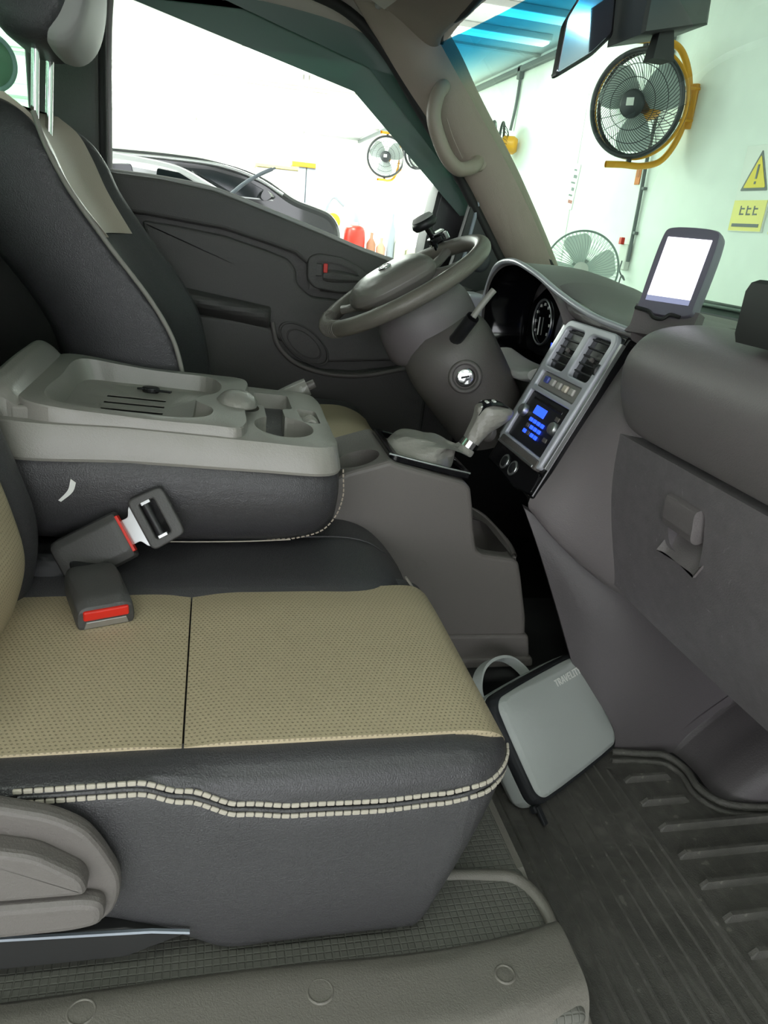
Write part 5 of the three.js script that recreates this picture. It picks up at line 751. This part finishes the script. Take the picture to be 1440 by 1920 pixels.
{ // standing fan behind the dashboard
  const t = thing('pedestal_fan', 'pale grey pedestal fan standing in front of the truck', 'fan', [2.45, GY, -5.05]);
  const hy = 0.68 - GY; t.rotation.y = -0.45;
  const w = []; for (let k = 0; k < 60; k++) { const a = k / 60 * 6.2832; w.push(tube([[0.05 * Math.cos(a), hy + 0.05 * Math.sin(a), 0.10], [0.16 * Math.cos(a + 0.2), hy + 0.16 * Math.sin(a + 0.2), 0.085], [0.245 * Math.cos(a + 0.3), hy + 0.245 * Math.sin(a + 0.3), 0]], 0.0016, 6, false, 4)); w.push(tube([[0.05 * Math.cos(a), hy + 0.05 * Math.sin(a), -0.09], [0.17 * Math.cos(a), hy + 0.17 * Math.sin(a), -0.07], [0.245 * Math.cos(a), hy + 0.245 * Math.sin(a), 0]], 0.0016, 6, false, 4)); }
  mesh('guard_wires', w, std(0xa9b4b2, 0.4), t).userData.kind = 'stuff';
  mesh('guard_ring', move(torus(0.247, 0.007, 60, 8), 0, hy, 0), std(0x8d9997, 0.4), t);
  for (let k = 0; k < 4; k++) { const a = k * 1.5708 + 0.3, c = Math.cos(a), s = Math.sin(a); mesh('blade', sheet([0.04, 0.12, 0.19, 0.225].map((r, i) => { const wd = [0.03, 0.07, 0.09, 0.06][i]; return [-1, 0, 1].map((e) => [r * c - e * wd * s, hy + r * s + e * wd * c, 0.01 + e * 0.02]); }), 0.003, [0, 0, -1], 10, 8), std(0xdde6e2, 0.3), t); }
  mesh('hub', aim(lathe([[0, 0.02], [0.04, 0.015], [0.05, 0]], 24), [0, 1, 0], [0, 0, 1], 0, hy, 0.10), M.offWhite, t);
  mesh('motor', aim(lathe([[0, 0.16], [0.05, 0.15], [0.07, 0.1], [0.07, 0]], 24), [0, 1, 0], [0, 0, -1], 0, hy, -0.06), M.offWhite, t);
  mesh('stand', rod([0, 0.03, -0.12], [0, hy - 0.05, -0.12], 0.018), M.offWhite, t); mesh('base', lathe([[0, 0.04], [0.03, 0.04], [0.2, 0.02], [0.21, 0]], 36).translate(0, 0, -0.12), M.offWhite, t);
}
// ------------------------------------------------------------------ things on the wall
const onWall = (name, label, cat, y, z, w, h, m, th = 0.012, group) => { const t = thing(name, label, cat, [FX, y, z], group); t.userData.dims = undefined; const b = mesh('board', box2(-th, 0, -h / 2, h / 2, -w / 2, w / 2, 0.001), m, t); return t; };
{
  const mk = (y, z, label) => {
    const t = onWall('warning_sign', label, 'sign', y, z, 0.30, 0.46, M.white);
    const tri = (s, d, x0, x1) => prismX([[-0.12 * s, -0.10 * s], [0.12 * s, -0.10 * s], [0, 0.115 * s]].map(([a, b]) => [a, b + 0.09 + d]), x0, x1, 0, 0.012).translate(0, 0, 0);
    mesh('triangle_border', tri(1, 0, -0.014, -0.012), M.fanBlack, t); mesh('triangle', tri(0.80, -0.004, -0.0155, -0.013), std(0xf0d22a, 0.5), t);
    mesh('exclamation_mark', [box(0.002, 0.075, 0.016, -0.016, 0.09, 0, 0), box(0.002, 0.014, 0.016, -0.016, 0.032, 0, 0)], M.fanBlack, t);
    mesh('yellow_plate', box2(-0.0145, -0.012, -0.225, -0.06, -0.145, 0.145, 0), std(0xefe07a, 0.5), t);
    for (let k = 0; k < 3; k++) mesh('letter_block', [box(0.002, 0.05, 0.008, -0.0155, -0.115, -0.07 + k * 0.06, 0), box(0.002, 0.008, 0.03, -0.0155, -0.105, -0.052 + k * 0.06, 0), box(0.002, 0.008, 0.03, -0.0155, -0.135, -0.052 + k * 0.06, 0)], M.cable, t);
    mesh('print_line', box(0.002, 0.018, 0.24, -0.0155, -0.195, 0, 0), M.cable, t);
  };
  mk(1.225, -4.16, 'white sign with yellow warning triangle and yellow plate beside the large fan');
  mk(1.215, -3.80, 'matching warning sign next to the first along the wall');
}
{ const t = onWall('notice_strip', 'narrow white printed notice hung crooked on the wall', 'notice', 1.29, -6.60, 0.13, 0.36, M.white, 0.006); t.rotation.x = 0.12; for (let k = 0; k < 6; k++) mesh('print_block', box(0.002, 0.014 + 0.012 * (k % 2), 0.05 + 0.015 * (k % 3), -0.007, 0.13 - k * 0.05, -0.012 + 0.02 * (k % 2), 0), k === 5 ? std(0xa05048, 0.6) : M.cable, t); }
{ const t = onWall('orange_tag', 'small faded orange tag below the large fan', 'tag', 1.345, -5.52, 0.07, 0.13, M.orange, 0.006); mesh('print_block', box(0.002, 0.05, 0.04, -0.007, 0.01, 0, 0), std(0xb86a3a, 0.7), t); }
{ const t = thing('wall_conduit', 'grey cable run down the wall behind the large fan', 'cable', [0, 0, 0], null); mesh('pipe', tube([[FX - 0.02, 2.40, -5.36], [FX - 0.02, 2.0, -5.37], [FX - 0.025, 1.5, -5.40], [FX - 0.02, 1.1, -5.40], [FX - 0.02, 0.75, -5.40]], 0.014, 30, false, 8), M.cable, t); for (const y of [2.1, 1.25, 0.95]) mesh('clip', box(0.03, 0.02, 0.05, FX - 0.015, y, -5.385, 0.004), M.cable, t); }
{ const t = thing('wall_conduit', 'grey cable dropping from the ceiling trunking to the yellow backed fan', 'cable', [0, 0, 0]); mesh('pipe', tube([[FX - 0.02, 2.42, -8.24], [FX - 0.02, 2.1, -8.26], [FX - 0.03, 1.86, -8.30]], 0.016, 20, false, 8), M.cable, t); mesh('junction_box', box(0.05, 0.12, 0.08, FX - 0.025, 2.38, -8.24, 0.008), M.cable, t); }
{ const t = thing('wall_socket', 'white wall socket with red plug and dangling lead', 'socket', [FX, 0.78, -5.46]); mesh('plate', box2(-0.04, 0, -0.09, 0.09, -0.06, 0.06, 0.008), M.offWhite, t); mesh('red_plug', box(0.03, 0.05, 0.04, -0.05, 0.11, -0.03, 0.006), M.red, t); mesh('lead', tube([[-0.05, -0.03, 0.03], [-0.08, -0.10, 0.08], [-0.05, -0.16, 0.12], [-0.04, -0.13, 0.05], [-0.03, -0.25, 0.0]], 0.006, 30, false, 6), M.cable, t); }
// ------------------------------------------------------------------ cars beyond the driver window
function car(name, label, m, z, prof, glassPts, wheelsX, W = 1.75, extra) {
  const t = thing(name, label, 'car', [0, 0, z - W / 2]);
  const C = W / 2;
  mesh('body', prismZ(prof, -C + 0.02, C, 0.07, 0.10), m, t);
  glassPts.forEach(([nm, pts]) => mesh(nm, prismZ(pts, -C + 0.005, C + 0.006, 0.004, 0.02), M.carGlass, t));
  for (const x of wheelsX) for (const s of [-1, 1]) { const w = mesh('wheel', aim(lathe([[0.02, 0.1], [0.20, 0.1], [0.31, 0.09], [0.33, 0.05], [0.33, -0.08], [0.02, -0.1]], 36), [0, 1, 0], [0, 0, s], x, GY + 0.33, s * (C - 0.10)), M.tyre, t); mesh('wheel_rim', aim(lathe([[0, 0.105], [0.19, 0.108], [0.21, 0.10]], 28), [0, 1, 0], [0, 0, s], x, GY + 0.33, s * (C - 0.10)), M.steel, w); }
  if (extra) extra(t, C);
  return t;
}
{
  const m = (pts, k) => pts.map(([x, y]) => [x * k, 0.85 + (y - 0.85) * k]);
  // black estate: measured side line at its near flank
  car('black_suv', 'glossy black SUV with silver roof rail parked beyond the driver window', M.carBlack, -8.0,
    [[-3.4, 0.0], [-3.35, 0.9], [-2.9, 1.16], [-1.0, 1.262], [-0.50, 1.272], [-0.13, 1.266], [0.21, 1.223], [0.48, 1.150], [0.76, 0.985], [0.98, 0.935], [1.14, 0.885], [1.24, 0.75], [1.26, 0.35], [1.22, -0.15], [-3.35, -0.15]],
    [['side_window', [[-0.56, 0.95], [-0.48, 1.155], [-0.03, 1.162], [0.29, 1.108], [0.58, 0.985], [0.53, 0.945]]], ['side_window', [[-1.6, 0.95], [-1.53, 1.14], [-0.61, 1.162], [-0.67, 0.95]]]], [-2.5, 0.55], 1.8, (t, C) => {
      mesh('roof_rail', tube([[-1.6, 1.20, C - 0.005], [-0.75, 1.215, C], [-0.4, 1.22, C], [0.06, 1.205, C], [0.38, 1.13, C + 0.004], [0.64, 1.01, C + 0.004]], 0.017, 40, false, 8), M.steel, t);
      mesh('windscreen', sheet([[[0.30, 1.20, -0.7], [0.32, 1.19, 0.7]], [[0.74, 0.985, -0.76], [0.77, 0.985, 0.76]]], 0.01, [0.5, 1, 0], 8, 8), M.carGlass, t);
      for (const y of [0.952]) mesh('window_trim', box(1.1, 0.012, 0.008, 0.0, y, C + 0.008, 0.001), M.steel, t);
      mesh('door_mirror', loft([[-0.06, 0.7], [0, 1], [0.08, 0.6]].map(([z, k]) => [[0.46 - 0.06 * k, 0.97, C + 0.08 + z], [0.46, 1.04, C + 0.08 + z], [0.46 + 0.10 * k, 0.98, C + 0.08 + z], [0.46, 0.94, C + 0.08 + z]]), { n: 16, rows: 8 }), M.carBlack, t);
    });
  car('white_sedan', 'white car with a dark windscreen parked in front of the black SUV', M.carWhite, -5.6,
    [[-4.2, -0.15], [-4.1, 0.55], [-3.4, 0.75], [-2.2, 1.03], [-1.5, 1.125], [-0.70, 1.118], [-0.38, 1.097], [-0.21, 1.072], [0.10, 0.925], [0.22, 0.83], [0.80, 0.72], [0.95, 0.55], [1.0, -0.15]],
    [['side_window', [[-0.39, 0.88], [-0.37, 1.048], [-0.24, 1.036], [0.01, 0.915], [-0.02, 0.88]]], ['side_window', [[-0.70, 0.90], [-0.71, 1.04], [-0.53, 1.055], [-0.50, 0.90]]], ['side_window', [[-1.8, 0.9], [-1.6, 1.03], [-0.83, 1.05], [-0.83, 0.9]]]], [-3.3, 0.3], 1.75, (t, C) => {
      mesh('windscreen', sheet([[[-0.17, 1.06, -0.68], [-0.16, 1.06, 0.68]], [[0.12, 0.925, -0.72], [0.14, 0.92, 0.72]]], 0.012, [0.5, 1, 0], 8, 8), M.carGlass, t);
      mesh('door_mirror', loft([[-0.05, 0.7], [0, 1], [0.07, 0.6]].map(([z, k]) => [[-0.02 - 0.06 * k, 0.90, C + 0.06 + z], [-0.02, 0.955, C + 0.06 + z], [-0.02 + 0.08 * k, 0.91, C + 0.06 + z], [-0.02, 0.88, C + 0.06 + z]]), { n: 16, rows: 8 }), M.carWhite, t);
    });
  car('dark_car', 'dark grey car with a bright roof edge close to the driver door', M.carGrey, -3.3,
    [[-4.2, -0.15], [-4.1, 0.5], [-3.4, 0.66], [-2.2, 0.91], [-1.4, 0.965], [-0.66, 0.963], [-0.46, 0.945], [-0.24, 0.89], [-0.05, 0.82], [0.6, 0.62], [0.7, 0.4], [0.72, -0.15]],
    [['side_window', [[-0.68, 0.845], [-0.62, 0.918], [-0.46, 0.905], [-0.28, 0.855], [-0.30, 0.845]]], ['side_window', [[-1.6, 0.82], [-1.4, 0.912], [-0.73, 0.918], [-0.75, 0.83]]]], [-3.4, 0.1], 1.7, (t, C) => {
      mesh('roof_trim', tube([[-1.4, 0.935, C], [-0.64, 0.938, C], [-0.46, 0.92, C], [-0.22, 0.862, C]], 0.009, 30, false, 8), M.chrome, t);
    });
  const bar = thing('raised_prop_bar', 'slanting grey bar raised beside the black SUV', 'bar', [0.086, 0.916, -5.25]); mesh('bar', tube([[0, 0, 0], [0.092, 0.082, 0], [0.184, 0.142, 0], [0.263, 0.184, 0]], 0.012, 24, false, 8), M.greyPaint, bar); mesh('tip', rod([0.25, 0.177, 0], [0.283, 0.192, 0], 0.007), M.greyPaint, bar); mesh('foot', rod([0, 0.01, 0], [-0.02, -0.2, 0], 0.012), M.greyPaint, bar); mesh('post', rod([-0.02, -0.2, 0], [-0.02, GY - 0.916, 0], 0.02), M.greyPaint, bar);
}
{ const t = thing('round_convex_mirror', 'round green and grey object seen through the quarter window', 'mirror', [-0.625, 1.165, -2.6]); mesh('dish', aim(lathe([[0, 0.016], [0.045, 0.012], [0.072, 0]], 32), [0, 1, 0], [0.3, 0, 1], 0, 0, 0), std(0x5f7566, 0.2), t); mesh('rim', aim(torus(0.072, 0.007, 36, 8), [0, 0, 1], [0.3, 0, 1], 0, 0, 0), M.greyPaint, t); mesh('pole', rod([-0.02, -0.05, -0.02], [-0.02, GY - 1.17, -0.02], 0.015), M.greyPaint, t); }
// lift posts and clutter at the far end of the bay
{
  const t = thing('vehicle_lift', 'grey two post vehicle lift column with yellow top plate', 'car lift', [1.22, GY, -10.6]);
  mesh('column', [box2(-0.09, 0.09, 0, 1.90, -0.10, 0.10, 0.01), box2(-0.19, -0.10, 0, 1.88, -0.02, 0.10, 0.006)], M.greyPaint, t);
  mesh('top_plate', box2(-0.28, 0.02, 1.86, 1.92, -0.12, 0.12, 0.008), M.yellow, t);
  mesh('base_plate', box2(-0.25, 0.25, 0, 0.03, -0.3, 0.3, 0.004), M.greyPaint, t);
  for (const x of [-0.20, -0.13]) mesh('hydraulic_pipe', rod([x, 1.88, 0.04], [x + 0.02, CY - GY, 0.04], 0.012), M.headGrey, t);
  const c = thing('tool_cabinet', 'tall pale grey cabinet beside the lift column', 'cabinet', [0.86, GY, -11.6]);
  mesh('body', box2(-0.32, 0.26, 0, 1.85, -0.3, 0.3, 0.01), M.headGrey, c); for (let k = 0; k < 3; k++) mesh('door_leaf', box2(-0.30 + k * 0.185, -0.13 + k * 0.185, 0.1, 1.78, 0.3, 0.312, 0.003), M.headGrey, c); mesh('cap', box2(-0.34, 0.28, 1.85, 1.89, -0.31, 0.32, 0.004), std(0xcdb86a, 0.5), c);
  const y1 = 0.20; const r = thing('red_jerrycan', 'bright red canister among the workshop clutter', 'canister', [1.98, y1, -11.55]);
  mesh('body', loft([[0, 0.9], [0.03, 1], [0.50, 1], [0.56, 0.8], [0.58, 0.4]].map(([y, k]) => Array.from({ length: 14 }, (_, i) => [0.15 * k * Math.cos(i / 14 * 6.283), y, 0.15 * k * Math.sin(i / 14 * 6.283)])), { n: 28, rows: 16 }), M.red, r); mesh('cap', rod([0, 0.57, 0], [0, 0.62, 0], 0.04), M.white, r); mesh('label_band', lathe([[0.1525, 0.17], [0.1525, 0.28]], 28), M.white, r);
  const wb = thing('workbench', 'grey workbench carrying the workshop clutter', 'workbench', [2.15, GY, -11.7]);
  mesh('worktop', box2(-0.85, 0.80, 0.60, 0.65, -0.35, 0.35, 0.006), M.headGrey, wb); for (const [x, z] of [[-0.8, -0.3], [0.75, -0.3], [-0.8, 0.3], [0.75, 0.3]]) mesh('leg', box2(x - 0.03, x + 0.03, 0, 0.60, z - 0.03, z + 0.03, 0.004), M.greyPaint, wb);
  const y0 = 0.20;
  const mach = thing('bench_grinder', 'small bench machine with a yellow guard and bent grey arm', 'machine', [1.62, y0, -11.55]);
  mesh('base', box2(-0.12, 0.12, 0, 0.50, -0.1, 0.1, 0.02), M.greyPaint, mach); mesh('guard', aim(lathe([[0, 0.07], [0.10, 0.07], [0.115, 0.05], [0.115, -0.05], [0, -0.07]], 28), [0, 1, 0], [0, 0, 1], 0.02, 0.60, 0.0), M.yellow, mach); mesh('arm', tube([[-0.05, 0.48, 0], [-0.08, 0.7, 0], [0.02, 0.92, 0], [0.18, 0.82, 0]], 0.022, 24, false, 8), M.greyPaint, mach); mesh('wheel_disc', aim(lathe([[0, 0.03], [0.07, 0.03], [0.075, 0], [0, -0.03]], 24), [0, 1, 0], [0, 0, 1], -0.14, 0.52, 0.05), M.steel, mach);
  const bot = (x, h, rr, m, lab, cat = 'bottle') => { const b = thing('bench_bottle', lab, cat, [x, y0, -11.55]); mesh('body', lathe([[0, 0], [rr, 0], [rr, h * 0.7], [rr * 0.35, h * 0.85], [rr * 0.35, h], [0, h]], 24), m, b); mesh('cap', rod([0, h, 0], [0, h + 0.04, 0], rr * 0.4), M.white, b); };
  bot(2.235, 0.50, 0.07, std(0x9a6d55, 0.5), 'brown bottle to the right of the red canister'); bot(2.385, 0.44, 0.07, std(0xd08f78, 0.5), 'pink tinted bottle next to the brown one'); bot(2.525, 0.78, 0.055, M.greyPaint, 'thin grey bottle with a long neck on the workbench'); bot(2.67, 0.55, 0.09, std(0xb9bfae, 0.5), 'wide pale green bottle on the workbench'); bot(2.86, 0.42, 0.10, std(0xc9c4a8, 0.5), 'squat cream bottle at the end of the workbench');
  const cyl = thing('gas_cylinder', 'grey rounded gas cylinder standing beside the workbench', 'gas cylinder', [2.10, GY, -12.6]); mesh('body', lathe([[0, 0], [0.14, 0], [0.15, 0.03], [0.15, 1.22], [0.12, 1.36], [0.04, 1.42], [0.03, 1.5], [0, 1.5]], 32), M.greyPaint, cyl); mesh('valve', rod([0, 1.5, 0], [0, 1.58, 0], 0.025), M.steel, cyl);
  const pipe = thing('exhaust_post', 'square grey post standing against the front wall', 'post', [2.80, GY, -12.4]); mesh('post', box2(-0.09, 0.09, 0, 1.62, -0.07, 0.07, 0.01), M.headGrey, pipe); mesh('foot', box2(-0.15, 0.15, 0, 0.03, -0.15, 0.15, 0.005), M.headGrey, pipe);
  const cy2 = thing('gas_cylinder', 'slim pale gas cylinder beside the door mirror', 'gas cylinder', [2.35, GY, -8.6]); mesh('body', lathe([[0, 0], [0.11, 0], [0.115, 0.03], [0.115, 1.15], [0.09, 1.27], [0.03, 1.34], [0, 1.34]], 32), M.headGrey, cy2); mesh('valve', rod([0, 1.34, 0], [0, 1.42, 0], 0.02), M.steel, cy2);
}
renderer.render(scene, camera);
